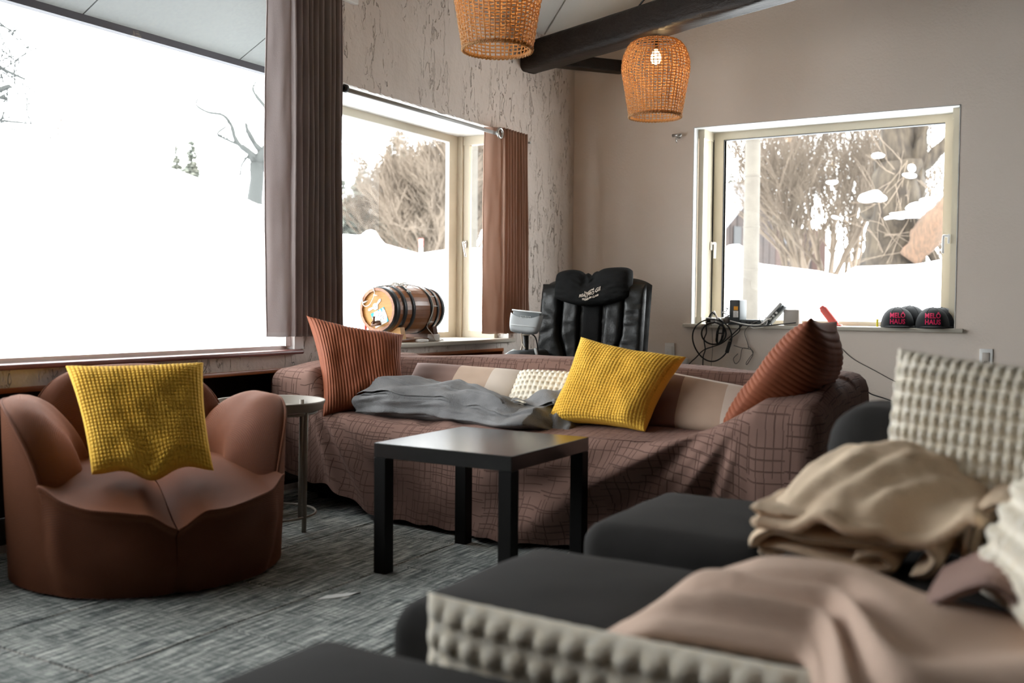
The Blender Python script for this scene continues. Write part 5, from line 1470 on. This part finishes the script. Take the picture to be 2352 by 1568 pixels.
# remote control in its grey holder on a pole
rc = thing('remote_stand', (-3.075, 5.30, 0), 'grey remote control in a holder on a black pole, left of the massage chair', 'remote')
mb = MB(); tube(mb, [(-3.055, 5.345, .0), (-3.055, 5.34, .30), (-3.055, 5.335, .74)], .017, 12); lathe(mb, [(.10, 0), (.10, .012), (.02, .022)], (-3.055, 5.345, 0), 20); mb.build('pole', MT['blackplastic'], rc)
RT = Matrix.Rotation(radians(8), 4, 'Z') @ Matrix.Rotation(radians(-14), 4, 'X') @ Matrix.Rotation(radians(5), 4, 'Y')
def RW(x, y, z): p = RT @ V((x, y, z)); return (p.x - 3.045, p.y + 5.31, p.z + .815)
mb = MB()
for side in (-1, 1):
    def hold(u, v, side=side):
        a, b = 2 * u - 1, 2 * v - 1
        hw = .108 * (1 - .16 * (1 - v) ** 2.5); top = .020 + .035 * abs(a) ** 2 + .0 ; lo = -.072
        e = max(0, (1 - abs(a) ** 8) * (1 - (abs(b) ** 6 if b < 0 else 0))) ** .5
        return RW(a * hw, side * .030 * e, lo + (top - lo) * v - .012 * (1 - v) * abs(a) ** 4 * -1)
    grid(mb, 30, 20, hold, flip=(side > 0))
mb.build('holder', MT['greyplastic'], rc)
mb = MB(); rbox(mb, RW(0, .0, .030), (.186, .024, .085), .010, 3, RT.to_4x4()); rm = mb.build('remote', MT['darkscreen'], rc)
mb = MB(); rbox(mb, RW(0, -.0105, .068), (.20, .012, .010), .004, 2, RT.to_4x4()); mb.build('silver_edge', MT['silverplastic'], rm)
mb = MB()
for i in range(7):
    for j in range(3): sphere(mb, RW(-.030 + .010 * i, -.0135, .016 + .010 * j), (.0035, .002, .003), 6, 4)
mb.build('buttons', MT['silverplastic'], rm)['kind'] = 'stuff'
mb = MB(); rbox(mb, RW(.0, -.031, -.028), (.17, .004, .004), .0015, 1, RT.to_4x4()); mb.build('ridge', MT['silverplastic'], rc)
mb = MB(); tube(mb, curve_pts([(-3.045, 5.345, .755), (-3.00, 5.36, .72), (-2.985, 5.36, .62), (-3.0, 5.33, .58)], 5), .005, 6); mb.build('cable', MT['blackwire'], rc)
mb = MB(); tube(mb, curve_pts([(-3.06, 5.28, .785), (-3.058, 5.292, .70), (-3.065, 5.30, .66), (-3.085, 5.30, .615)], 6), .005, 6); tube(mb, curve_pts([(-3.058, 5.295, .69), (-3.045, 5.29, .67), (-3.035, 5.29, .655)], 5), .004, 6)
tube(mb, [(-3.055 + .02 * cos(k * pi / 6), 5.335 + .02 * sin(k * pi / 6), .738) for k in range(12)], .004, 6, closed=True); sphere(mb, (-3.06, 5.31, .76), .012)
mb.build('tie_string', MT['thread'], rc)
mb = MB(); rbox(mb, (-2.985, 5.345, .625), (.018, .014, .07), .004, 2, Matrix.Rotation(-.25, 4, 'Y')); mb.build('cable_tag', MT['silverplastic'], rc)

# ================================================================== THINGS ON THE BACK WINDOW SILL
SZ = .8005


def cap(loc, label, rz, lettering, s=1.0):
    x0, y0, z0 = loc; rx, ry, rz_ = .100 * s, .108 * s, .128 * s
    t = thing('baseball_cap', loc, label, 'cap', 'black caps on the back window sill'); c_, s_ = cos(rz), sin(rz)
    def W(x, y, z): return (x0 + x * c_ - y * s_, y0 + x * s_ + y * c_, z0 + z)
    def dome(g, e):       # g around, e elevation 0..1
        k = cos(e * pi / 2) ** .85; front = max(0, -sin(g)); zz = rz_ * sin(e * pi / 2) ** .92
        seam = 1 - .012 * max(0, 1 - abs(((g / (pi / 3)) % 1) - .5) * -14 - 7)
        return W(rx * k * cos(g), ry * k * sin(g) - .004 * front * sin(pi * e), zz)
    mb = MB(); grid(mb, 48, 18, lambda u, v: dome(2 * pi * u, v), closed_u=True); mb.build('crown', MT['capcloth'], t)
    for k in range(6):
        g = pi / 6 + k * pi / 3 + pi / 6; mb = MB(); tube(mb, [dome(g, e / 14) for e in range(15)], .0022, 5); mb.build('seam', MT['capcloth'], t)
    mb = MB(); sphere(mb, W(0, 0, rz_), (.008, .008, .005), 10, 6); mb.build('button', MT['capcloth'], t)
    mb = MB()
    for side in (0, 1):
        grid(mb, 24, 8, lambda u, v, sd=side: W(.092 * s * cos(pi + pi * u) * (1 - .05 * v), (.104 * s + .062 * s * v * sin(pi * u) ** .6) * sin(pi + pi * u) if True else 0, .004 + .010 * sin(pi * u) * (1 - .6 * v) - .004 * side), flip=bool(side))
    mb.build('visor', MT['capcloth'], t)
    if lettering:
        for body, zz in (('MELÖ', .073), ('HAUS', .035)):
            vs, fs = text_mb(body, .042 * s, .001, 1.02, .0010); out = []
            for p in vs:
                z = zz * s + p.y + .002; e = math.asin(min(1, max(0.02, z / rz_)) ** (1 / .92)) / (pi / 2); k = cos(e * pi / 2) ** .85
                g = -pi / 2 + p.x * .92 / (rx * max(.3, k)) * .92; q = V(dome(g, e)); n_ = V((q.x - x0, q.y - y0, (z) * .6)).normalized(); out.append(tuple(q + n_ * (.0028 + p.z)))
            mb = MB(); mb.add(out, fs); mb.build('lettering', MT['pink'], t, smooth=False)
    return t


cap((-1.115, 6.735, SZ), 'left front black cap with pink lettering MELÖ HAUS, beside the yellow tag', radians(9), True)
cap((-.905, 6.725, SZ), 'right front black cap with pink lettering MELÖ HAUS, nearest the window jamb', radians(8), True)
cap((-1.06, 6.845, SZ), 'black cap tucked behind the left lettered cap', radians(14), False, 1.08)
cap((-.868, 6.835, SZ), 'black cap tucked behind the right lettered cap', radians(14), False, 1.0)
mb = MB(); rbox(mb, (-1.238, 6.735, SZ + .026), (.012, .02, .050), .003); tube(mb, [(-1.238 + .012 * cos(k * pi / 5), 6.735, SZ + .052 + .008 * sin(k * pi / 5)) for k in range(10)], .002, 5, closed=True)
tag(mb.build('luggage_tag', MT['yellowtag'], origin=(-1.238, 6.735, SZ)), 'small yellow tag beside the left black cap', 'tag')
mo = thing('router', (-2.155, 6.71, SZ), 'tall dark router with an orange sticker on the back window sill', 'router')
mb = MB(); rbox(mb, (-2.155, 6.71, SZ + .086), (.078, .12, .168), .008, 2, Matrix.Rotation(-.12, 4, 'Z')); rbox(mb, (-2.155, 6.71, SZ + .004), (.10, .13, .008), .003)
for k in range(5): rbox(mb, (-2.197, 6.675, SZ + .035 + .022 * k), (.010, .014, .013), .001, 1, Matrix.Rotation(-.12, 4, 'Z'))
mb.build('casing', MT['modem'], mo)
mb = MB(); rbox(mb, (-2.150, 6.6470, SZ + .112), (.030, .0016, .026), 0, 1, Matrix.Rotation(-.12, 4, 'Z')); mb.build('sticker', MT['orange'], mo, smooth=False)['label'] = 'orange sticker'
mb = MB(); rbox(mb, (-2.150, 6.6470, SZ + .072), (.036, .0016, .044), 0, 1, Matrix.Rotation(-.12, 4, 'Z')); lb = mb.build('label_plate', MT['paper'], mo, smooth=False)
mb = MB()
for k in range(6): rbox(mb, (-2.152 + .002 * (k % 2), 6.6458, SZ + .056 + .006 * k), (.026 - .006 * (k % 3), .0006, .0015), 0, 1, Matrix.Rotation(-.12, 4, 'Z'))
mb.build('print', MT['ink'], lb, smooth=False)
hb = thing('network_box', (-2.05, 6.70, SZ), 'flat black network box lying right of the tall router', 'router')
mb = MB(); rbox(mb, (-2.045, 6.70, SZ + .018), (.15, .10, .034), .005, 2, Matrix.Rotation(-.1, 4, 'Z')); mb.build('casing', MT['modem'], hb)
for k in range(4):
    mb = MB(); rbox(mb, (-2.075 + .022 * k, 6.6535 - .002 * k, SZ + .017), (.015, .008, .012), .001, 1); mb.build('port', MT['seal'], hb)
td = thing('tilted_modem', (-1.92, 6.73, SZ), 'white and grey modem leaning over on its foot, mid sill of the back window', 'router')
TT = Matrix.Rotation(radians(42), 4, 'Y')
mb = MB(); rbox(mb, (-1.905, 6.72, SZ + .082), (.022, .12, .185), .007, 2, TT); mb.build('casing', MT['silverplastic'], td)
mb = MB(); rbox(mb, (-1.888, 6.72, SZ + .064), (.014, .115, .18), .003, 2, TT); mb.build('dark_back', MT['modem'], td)
mb = MB(); lathe(mb, [(.035, 0), (.035, .006), (.012, .014)], (-1.965, 6.72, SZ), 20); mb.build('foot', MT['whiteplastic'], td)
for k in range(3):
    mb = MB(); p = V((-1.893 + .020 * (k - 1), 6.657, SZ + .062 + .022 * (k - 1))); rbox(mb, p, (.014, .010, .014), .002, 1, TT); mb.build('plug', MT['whiteplastic'], td)
bb = thing('beige_box', (-1.785, 6.74, SZ), 'square beige plastic box on the back window sill right of the tilted modem', 'box')
mb = MB(); rbox(mb, (-1.785, 6.74, SZ + .054), (.105, .09, .107), .007, 2); mb.build('casing', MT['beigebox'], bb)
mb = MB(); rbox(mb, (-1.785, 6.694, SZ + .060), (.085, .003, .080), .002, 1); mb.build('front_cover', MT['beigebox'], bb)
mb = MB(); TT = Matrix.Rotation(radians(-38), 4, 'Y'); rbox(mb, (-1.555, 6.79, SZ + .062), (.052, .05, .150), .016, 3, TT); rbox(mb, (-1.60, 6.79, SZ + .118), (.036, .042, .03), .010, 2, TT)
rbox(mb, (-1.508, 6.79, SZ + .005), (.07, .06, .010), .004, 2)
tag(mb.build('red_scraper', MT['redplastic'], origin=(-1.555, 6.79, SZ)), 'red plastic scraper leaning on the back window sill behind the rust cushion', 'scraper')
ps_ = thing('power_strip', (-2.31, 6.70, SZ), 'white power strip with plugs at the left end of the back window sill', 'power strip')
mb = MB(); rbox(mb, (-2.31, 6.70, SZ + .024), (.135, .055, .046), .007, 2); mb.build('casing', MT['whiteplastic'], ps_)
for k in range(3):
    mb = MB(); rbox(mb, (-2.35 + .04 * k, 6.664, SZ + .026), (.026, .024, .028), .004, 2); mb.build('plug', MT['seal'] if k == 0 else MT['whiteplastic'], ps_)
mb = MB(); lathe(mb, [(.020, 0), (.026, .012), (.024, .035), (.012, .05), (.004, .055)], (-2.225, 6.68, SZ + .002), 16); 
R = random.Random(3); tube(mb, curve_pts([(-2.225 + .03 * R.gauss(0, .5), 6.68 + .02 * R.gauss(0, .5), SZ + .03 + .085 * i / 14) for i in range(15)], 5), .004, 5)
tag(mb.build('wire_bundle', MT['greywire'], origin=(-2.225, 6.68, SZ)), 'bundle of coiled pale grey wire between power strip and router', 'wire')

# ---- cables over the sill edge and down the back wall
WY = YB - .022


def cable(pts, r, mat, label, k=7, name='cable'):
    mb = MB(); tube(mb, curve_pts(pts, k), r, 7); c = pts[0]
    return tag(mb.build(name, MT[mat], origin=tuple(c)), label, 'cable', None)


n = 26
loop = [(-2.312 + .139 * cos(a) + .012 * sin(2 * a), WY - .045, .688 + .146 * sin(a)) for a in [radians(62 + 360 * i / n) for i in range(n + 1)]]
cable([(-2.345, 6.66, SZ + .05), (-2.30, 6.60, SZ + .082), (-2.27, 6.62, SZ + .045)] + loop, .0052, 'blackwire', 'thick black cable hanging in one big loop below the back sill', 4)
loop2 = [(-2.305 + (.085 + .006 * (i // 13)) * cos(a), WY - .03, .735 + (.072 + .005 * (i // 13)) * sin(a)) for i, a in enumerate([radians(90 + 360 * i / 13) for i in range(27)])]
cable(loop2, .0030, 'blackwire', 'thinner dark cable coiled inside the big black loop', 4)
fig = []
for i in range(40):
    a = 2 * pi * i / 8.0; fig.append((-2.262 + .022 * cos(a) * (1 + .2 * sin(i)) + .012 * sin(a) , WY - .02 - .012 * sin(a + i * .3), .735 + .068 * sin(a)))
b_ = cable([(-2.245, 6.655, SZ + .02)] + fig, .0034, 'blackwire', 'bundled black cord tied in tight vertical loops below the router', 4)
mb = MB(); tube(mb, [(-2.262 + .026 * cos(k * pi / 8), WY - .02 + .02 * sin(k * pi / 8), .738) for k in range(16)], .004, 6, closed=True); mb.build('cable_tie', MT['seal'], b_)
cable([(-2.355, 6.66, SZ + .03), (-2.36, WY - .03, .79), (-2.365, WY - .01, .74), (-2.385, WY, .69), (-2.375, WY, .62), (-2.39, WY, .56), (-2.392, WY, .40), (-2.40, WY, .20), (-2.40, WY, .02)], .0042, 'blackwire', 'black cable dropping straight to the floor left of the wire loops')
cable([(-2.10, 6.655, SZ + .01), (-2.12, WY - .02, .785), (-2.19, WY - .012, .72), (-2.26, WY - .01, .665), (-2.38, WY, .62), (-2.44, WY, .565), (-2.50, WY, .50), (-2.52, WY, .40)], .0042, 'blackwire', 'black cable running diagonally down left from the router')
cable([(-2.12, 6.655, SZ + .012), (-2.125, WY - .02, .79), (-2.13, WY - .01, .755), (-2.175, WY - .01, .715), (-2.20, WY - .02, .69)], .0034, 'blackwire', 'short black cable drooping just under the router')
cable([(-2.33, 6.655, SZ + .02), (-2.325, WY - .015, .78), (-2.325, WY, .70), (-2.322, WY, .62), (-2.33, WY, .50), (-2.335, WY, .30)], .0018, 'greywire', 'hair-thin grey wire hanging straight through the wire loops')
cable([(-1.985, 6.652, SZ + .03), (-2.03, 6.635, SZ + .012), (-2.07, WY - .02, .782), (-2.095, WY, .745), (-2.075, WY, .68), (-2.068, WY, .64), (-2.11, WY, .635), (-2.125, WY, .56), (-2.155, WY, .53), (-2.17, WY, .565), (-2.14, WY, .60)], .0026, 'greywire', 'thin grey cord curling down below the network box')
cable([(-2.17, WY, .655), (-2.11, WY, .64), (-2.05, WY, .632), (-2.03, WY - .01, .61), (-2.05, WY, .585), (-2.08, WY, .54), (-2.075, WY, .528), (-2.055, WY, .56), (-2.035, WY, .60), (-2.05, WY - .01, .64), (-2.07, WY, .65)], .0026, 'greywire', 'thin grey cord tied in a bow shape on the wall below the sill')
cable([(-2.20, 6.65, SZ + .016), (-2.10, 6.628, SZ - .002), (-2.00, 6.62, SZ - .008), (-1.90, 6.625, SZ + .0), (-1.80, 6.64, SZ + .012), (-1.74, 6.655, SZ + .02)], .0040, 'blackwire', 'blue-black cable sagging along the front of the sill')
cable([(-2.19, 6.65, SZ + .026), (-2.08, 6.632, SZ + .004), (-1.98, 6.628, SZ + .002), (-1.93, 6.64, SZ + .035), (-1.90, 6.655, SZ + .05)], .0034, 'whitewire', 'white cable lying along the sill to the tilted modem')
cable([(-1.97, 6.655, SZ + .015), (-1.985, 6.64, SZ + .05), (-1.95, 6.645, SZ + .06), (-1.93, 6.64, SZ + .02), (-1.95, 6.625, SZ - .01), (-2.01, 6.615, SZ - .022), (-2.04, 6.625, SZ - .01)], .0034, 'whitewire', 'white cable in a small curl beside the tilted modem')
cable([(-2.335, 6.66, SZ + .045), (-2.30, 6.625, SZ + .085), (-2.285, 6.61, SZ + .075), (-2.262, 6.605, SZ + .035)], .0060, 'whitewire', 'white sleeved cable end arching above the power strip')
cable([(-1.56, YB - .005, .76), (-1.46, YB - .005, .665), (-1.374, YB - .005, .590), (-1.24, YB - .005, .52), (-1.10, YB - .005, .45), (-.95, YB - .005, .41)], .0028, 'greywire', 'thin grey cable running down across the back wall behind the dark sofa')
cable([(-1.30, YB - .005, .40), (-1.26, YB - .005, .368), (-1.18, YB - .005, .345), (-1.10, YB - .005, .32), (-.98, YB - .005, .30)], .0040, 'blackwire', 'short dark cable low on the back wall beyond the right sofa arm')
inl = thing('inline_switch', (-2.19, WY - .05, .64), 'black inline adapter lump on the right side of the big cable loop', 'adapter')
mb = MB(); rbox(mb, (-2.192, WY - .048, .645), (.026, .022, .085), .008, 2, Matrix.Rotation(.28, 4, 'Y')); mb.build('casing', MT['seal'], inl)
mb = MB(); tube(mb, [(-2.18, WY - .048, .69), (-2.174, WY - .047, .71)], .006, 8); mb.build('strain_relief', MT['seal'], inl)


def plate(x, z, w_, h_, label, holes):
    t = thing('wall_plate', (x, YB, z), label, 'socket'); mb = MB(); rbox(mb, (x, YB - .006, z), (w_, .012, h_), .004, 2); mb.build('cover', MT['whiteplastic'], t)
    mb = MB(); rbox(mb, (x, YB - .0135, z), (w_ * .55, .004, h_ * .6), .0015, 1); ins = mb.build('insert', MT['beigebox'] if holes else MT['whiteplastic'], t)
    if holes:
        for dx in (-.006, .006):
            mb = MB(); rbox(mb, (x + dx, YB - .016, z - .02), (.003, .002, .009), 0, 1); mb.build('slot', MT['seal'], ins, smooth=False)
plate(-2.645, .600, .075, .12, 'pale wall socket plate low on the back wall behind the yellow cushion', False)
plate(-.592, .622, .075, .118, 'grey-white wall socket plate above the ivory bobble cushion', True)
mb = MB(); rbox(mb, (-2.525, YB - .02, .535), (.05, .04, .05), .016, 3); tag(mb.build('wall_plug', MT['whiteplastic'], origin=(-2.525, YB - .02, .535)), 'small white plug on the wall just above the sofa back, by the yellow cushion', 'plug')

# ================================================================== DARK SOFA AND STOOLS IN THE FOREGROUND
def padded(mb, c, s, r, sag=.0, seed=0, dome=.0, n=22):
    """soft upholstered block: rounded box with gently domed top"""
    x0, y0, z0 = c[0] - s[0] / 2, c[1] - s[1] / 2, c[2] - s[2] / 2
    bm = bmesh.new(); bmesh.ops.create_cube(bm, size=1); bmesh.ops.scale(bm, vec=s, verts=bm.verts)
    bmesh.ops.bevel(bm, geom=list(bm.edges), offset=r, segments=5, profile=.5, affect='EDGES')
    bmesh.ops.subdivide_edges(bm, edges=[e for e in bm.edges if e.calc_length() > .07], cuts=7, use_grid_fill=True)
    bm.verts.index_update(); vs = []
    for v in bm.verts:
        p = v.co.copy(); a, b = 2 * p.x / s[0], 2 * p.y / s[1]
        if p.z > 0: p.z += dome * max(0, (1 - a * a) * (1 - b * b)) + .004 * nz(p.x * 9, p.y * 9, seed)
        k = max(0, -p.z / s[2] * 2); w_ = .006 * nz(p.x * 12 + p.y * 12, p.z * 4, seed) ; l_ = hypot(p.x, p.y)
        if l_ > .01: p.x += p.x / l_ * w_ * (abs(p.z) < s[2] * .45); p.y += p.y / l_ * w_ * (abs(p.z) < s[2] * .45)
        vs.append((p.x + c[0], p.y + c[1], p.z + c[2]))
    fs = [[v.index for v in f.verts] for f in bm.faces]; bm.free(); return mb.add(vs, fs)


for y0, y1, lab, sd in ((2.14, 2.68, 'dark grey padded stool farthest from the camera, nearest the long sofa', 1), (1.38, 1.92, 'middle dark grey padded stool in the foreground', 2), (.62, 1.225, 'nearest dark grey padded stool at the bottom edge of the picture', 3)):
    t = thing('padded_stool', (-.86, (y0 + y1) / 2, 0), lab, 'stool', 'dark padded stools in front of the dark sofa')
    mb = MB(); xr = -.61 if sd < 3 else -.30
    padded(mb, ((-1.08 + xr) / 2, (y0 + y1) / 2, .235), (xr + 1.08, y1 - y0, .33), .055, seed=sd, dome=.012); mb.build('seat', MT['charcoal'], t)
    for a in (-1.03, xr - .05):
        for b in (y0 + .05, y1 - .05):
            mb = MB(); tube(mb, [(a, b, 0), (a, b, .085)], .018, 10); mb.build('leg', MT['under'], t)
ds = thing('dark_sofa', (-.2, 1.4, 0), 'black fabric sofa at the right edge holding blankets and ivory cushions', 'sofa')
mb = MB(); padded(mb, (-.175, 1.76, .27), (.80, .79, .36), .05, seed=8, dome=.01); mb.build('seat', MT['charcoal'], ds)
mb = MB(); padded(mb, (-.01, .88, .27), (.46, .99, .36), .05, seed=12, dome=.01); mb.build('seat', MT['charcoal'], ds)
mb = MB(); padded(mb, (-.13, 2.32, .40), (.77, .30, .63), .09, seed=9, dome=.005); mb.build('armrest', MT['charcoal'], ds)
mb = MB(); padded(mb, (.34, 1.40, .45), (.22, 2.0, .74), .07, seed=10); mb.build('backrest', MT['charcoal'], ds)
for a, bs in ((-.45, (1.45, 2.38)), (.35, (.45, 2.38))):
    for b in bs:
        mb = MB(); tube(mb, [(a, b, 0), (a, b, .10)], .02, 10); mb.build('leg', MT['under'], ds)

cushion('cushion', (-.345, 2.10, .848), (.09, 1.99, .812), (.08, 1.93, .465), (-.375, 2.045, .465), .06, MT['ivory'], 'upright ivory bobble-knit cushion against the black sofa arm at right', 'bobble', (23, 13), .0115, 6, .015, .004, 21)
cushion('cushion', (.075, 1.80, .88), (.17, 1.40, .88), (-.01, 1.36, .47), (-.155, 1.76, .47), .07, MT['ivory'], 'ivory bobble-knit cushion cut off by the right edge of the picture', 'bobble', (13, 12), .012, 7, .03, .006, 22)
cushion('cushion', (-.915, 1.290, .468), (-.28, 1.290, .462), (-.28, 1.300, .015), (-.915, 1.300, .015), .062, MT['ivory'], 'blurred ivory bobble-knit cushion wedged upright between the two nearest stools', 'bobble', (15, 11), .0115, 7, .015, .0, 23)

# ---- folded beige blanket: a stack of soft layers
mb = MB()
FX0, FX1, FY0, FY1 = -.545, -.200, 1.78, 1.985


def ribbon(path, t_, seed, yf, yb_, wob, mat_mb):
    """thick cloth layer: centre-line path in (x, z), extruded in depth"""
    c = [V((p[0], 0, p[1])) for p in path]; c = curve_pts(c, 6); m = len(c); ny = 22
    def fn(u, v):
        k = u * 2; side = 1 if k <= 1 else -1; q = k if k <= 1 else 2 - k; f = q * (m - 1); i = min(int(f), m - 2); p = c[i] + (c[i + 1] - c[i]) * (f - i); d = (c[i + 1] - c[i]).normalized(); nn = V((-d.z, 0, d.x))
        e = min(1, 14 * min(q, 1 - q) + .05) ** .5; ey = min(1, 10 * min(v, 1 - v) + .02) ** .5
        p = p + nn * (side * t_ / 2 * e * ey)
        y = yf + (yb_ - yf) * v + .010 * nz(p.x * 9, p.z * 9, seed) * (1 - 2 * v) + .012 * sin(p.x * 22 + seed) * (1 - v)
        z = p.z + wob * (nz(p.x * 7, y * 7, seed) + .5 * nz(p.x * 16, y * 16, seed + 3)) * (1 if side > 0 else .8)
        return (p.x, y, z)
    grid(mat_mb, 2 * (m - 1), ny, fn)


lay = MB(); ribbon([(FX0 + .05, .470), (FX0 + .015, .478), (FX0 + .06, .490), (-.42, .484), (-.33, .474), (-.30, .480), (-.315, .498), (-.345, .496), (-.36, .486)], .020, 1, FY0 + .008, FY1, .003, lay)
ribbon([(-.25, .522), (-.40, .516), (FX0 + .05, .524), (FX0 + .012, .508), (FX0 + .0, .486)], .021, 2, FY0 + .002, FY1, .004, lay)
ribbon([(FX0 + .004, .560), (FX0 + .03, .556), (-.44, .556), (-.34, .549), (-.255, .538), (-.225, .512), (-.24, .486), (-.265, .478)], .023, 3, FY0, FY1, .005, lay)
fb = tag(lay.build('folded_blanket', MT['beige_fleece'], origin=((FX0 + FX1) / 2, 1.88, .45)), 'thick folded beige fleece blanket stacked on the black sofa in front of the upright cushion', 'blanket')
mb = MB()
def topfn(u, v, low=0):
    x = FX0 + .014 + .372 * u + .02 * v; y = FY0 - .016 + .235 * v + .014 * sin(9 * u + 1) * (1 - v)
    d = sin(pi * min(1, u * 1.02)) ** .6
    z = .572 + .074 * d * sst(-.05, .55, v) + .030 * sst(.3, 1, v) * d
    z += .008 * sin(24 * (u - .45 * v) + 3 * nz(u * 3, v * 3, 2)) * d * (1 - v * .5) + .012 * nz(u * 4, v * 4, 6) * d + .005 * nz(u * 11, v * 9, 3) * d
    z -= .016 * sst(.18, 0, v) * (1 + 1.0 * sin(11 * u + .6))
    z -= .02 * sst(.12, 0, u)
    z += .03 * exp(-((u - .97) / .06) ** 2) * (1 - v)
    if low: z -= .016
    return (x, y, max(z, .545))
grid(mb, 60, 40, topfn); grid(mb, 60, 40, lambda u, v: topfn(u, v, 1), flip=True)
e = [topfn(i / 60, 0) for i in range(61)]; tube(mb, [(a, b, c - .008) for a, b, c in e], .0095, 8)
e = [topfn(0, i / 40) for i in range(41)]; tube(mb, [(a, b, c - .008) for a, b, c in e], .0095, 8)
e = [topfn(1, i / 40) for i in range(41)]; tube(mb, [(a, b, c - .008) for a, b, c in e], .0095, 8)
mb.build('top_layer', MT['beige_fleece'], fb)
mb = MB(); ribbon([(-.185, .475), (-.176, .53), (-.165, .585), (-.135, .607), (-.095, .60)], .024, 5, 1.79, 1.99, .006, mb); mb.build('turned_end', MT['beige_fleece'], fb)
mb = MB(); tube(mb, [(a, b - .001, c - .008) for a, b, c in [topfn(i / 60, 0) for i in range(61)]], [.0104 + .0012 * (i % 2) for i in range(61)], 8); mb.build('stitched_hem', MT['beige_fleece'], fb)

# ---- taupe blanket spread in the foreground
mb = MB()
def spread(u, v):
    x = -.655 + .87 * u; y0_ = 1.335 - .62 * sst(-.34, -.16, x); y = y0_ + (1.68 - y0_) * v
    e = min(1, 5 * u) ** .6 * min(1, 6 * (1 - v)) ** .7 * min(1, 5 * v + .1)
    z = .452 + .004 + e * (.022 + .018 * sin(pi * u) + .014 * exp(-((v - .6) / .3) ** 2))
    fld = v * 5.2 + .55 * u + 1.1 * nz(u * 1.6, v * 1.6, 4) + .5 * sin(u * 4)
    z += e * (.010 * sin(2 * pi * fld * .62) + .010 * nz(u * 4, v * 7, 8) + .020 * nz(u * 2.2, v * 2.6, 3))
    z -= .05 * sst(.14, 0, u) * (.7 + .3 * v)
    y += .03 * sin(u * 6) * sst(.7, 1, v)
    return (x, y, z)
grid(mb, 90, 110, spread, lambda u, v: (u, v)); k = len(mb.v)
mb.add([(a, b, c - .014) for a, b, c in mb.v], [f[::-1] for f in mb.f])
W2_ = 91; H2_ = 111
edge = list(range(W2_)) + [W2_ * i + W2_ - 1 for i in range(1, H2_)] + [W2_ * (H2_ - 1) + i for i in range(W2_ - 2, -1, -1)] + [W2_ * i for i in range(H2_ - 2, 0, -1)]
for a, b_ in zip(edge, edge[1:] + edge[:1]): mb.f.append((b_, a, a + k, b_ + k))
tb = tag(mb.build('spread_blanket', MT['taupe_fleece'], origin=(-.2, 1.2, .45)), 'taupe fleece blanket spread in soft folds across the bottom right foreground', 'blanket')
mb = MB(); ribbon([(-.21, .500), (-.185, .515), (-.155, .535), (-.125, .548), (-.095, .538), (-.08, .510)], .020, 7, 1.50, 1.74, .006, mb); mb.build('folded_corner', MT['mauve_fleece'], tb)['label'] = 'darker mauve underside'
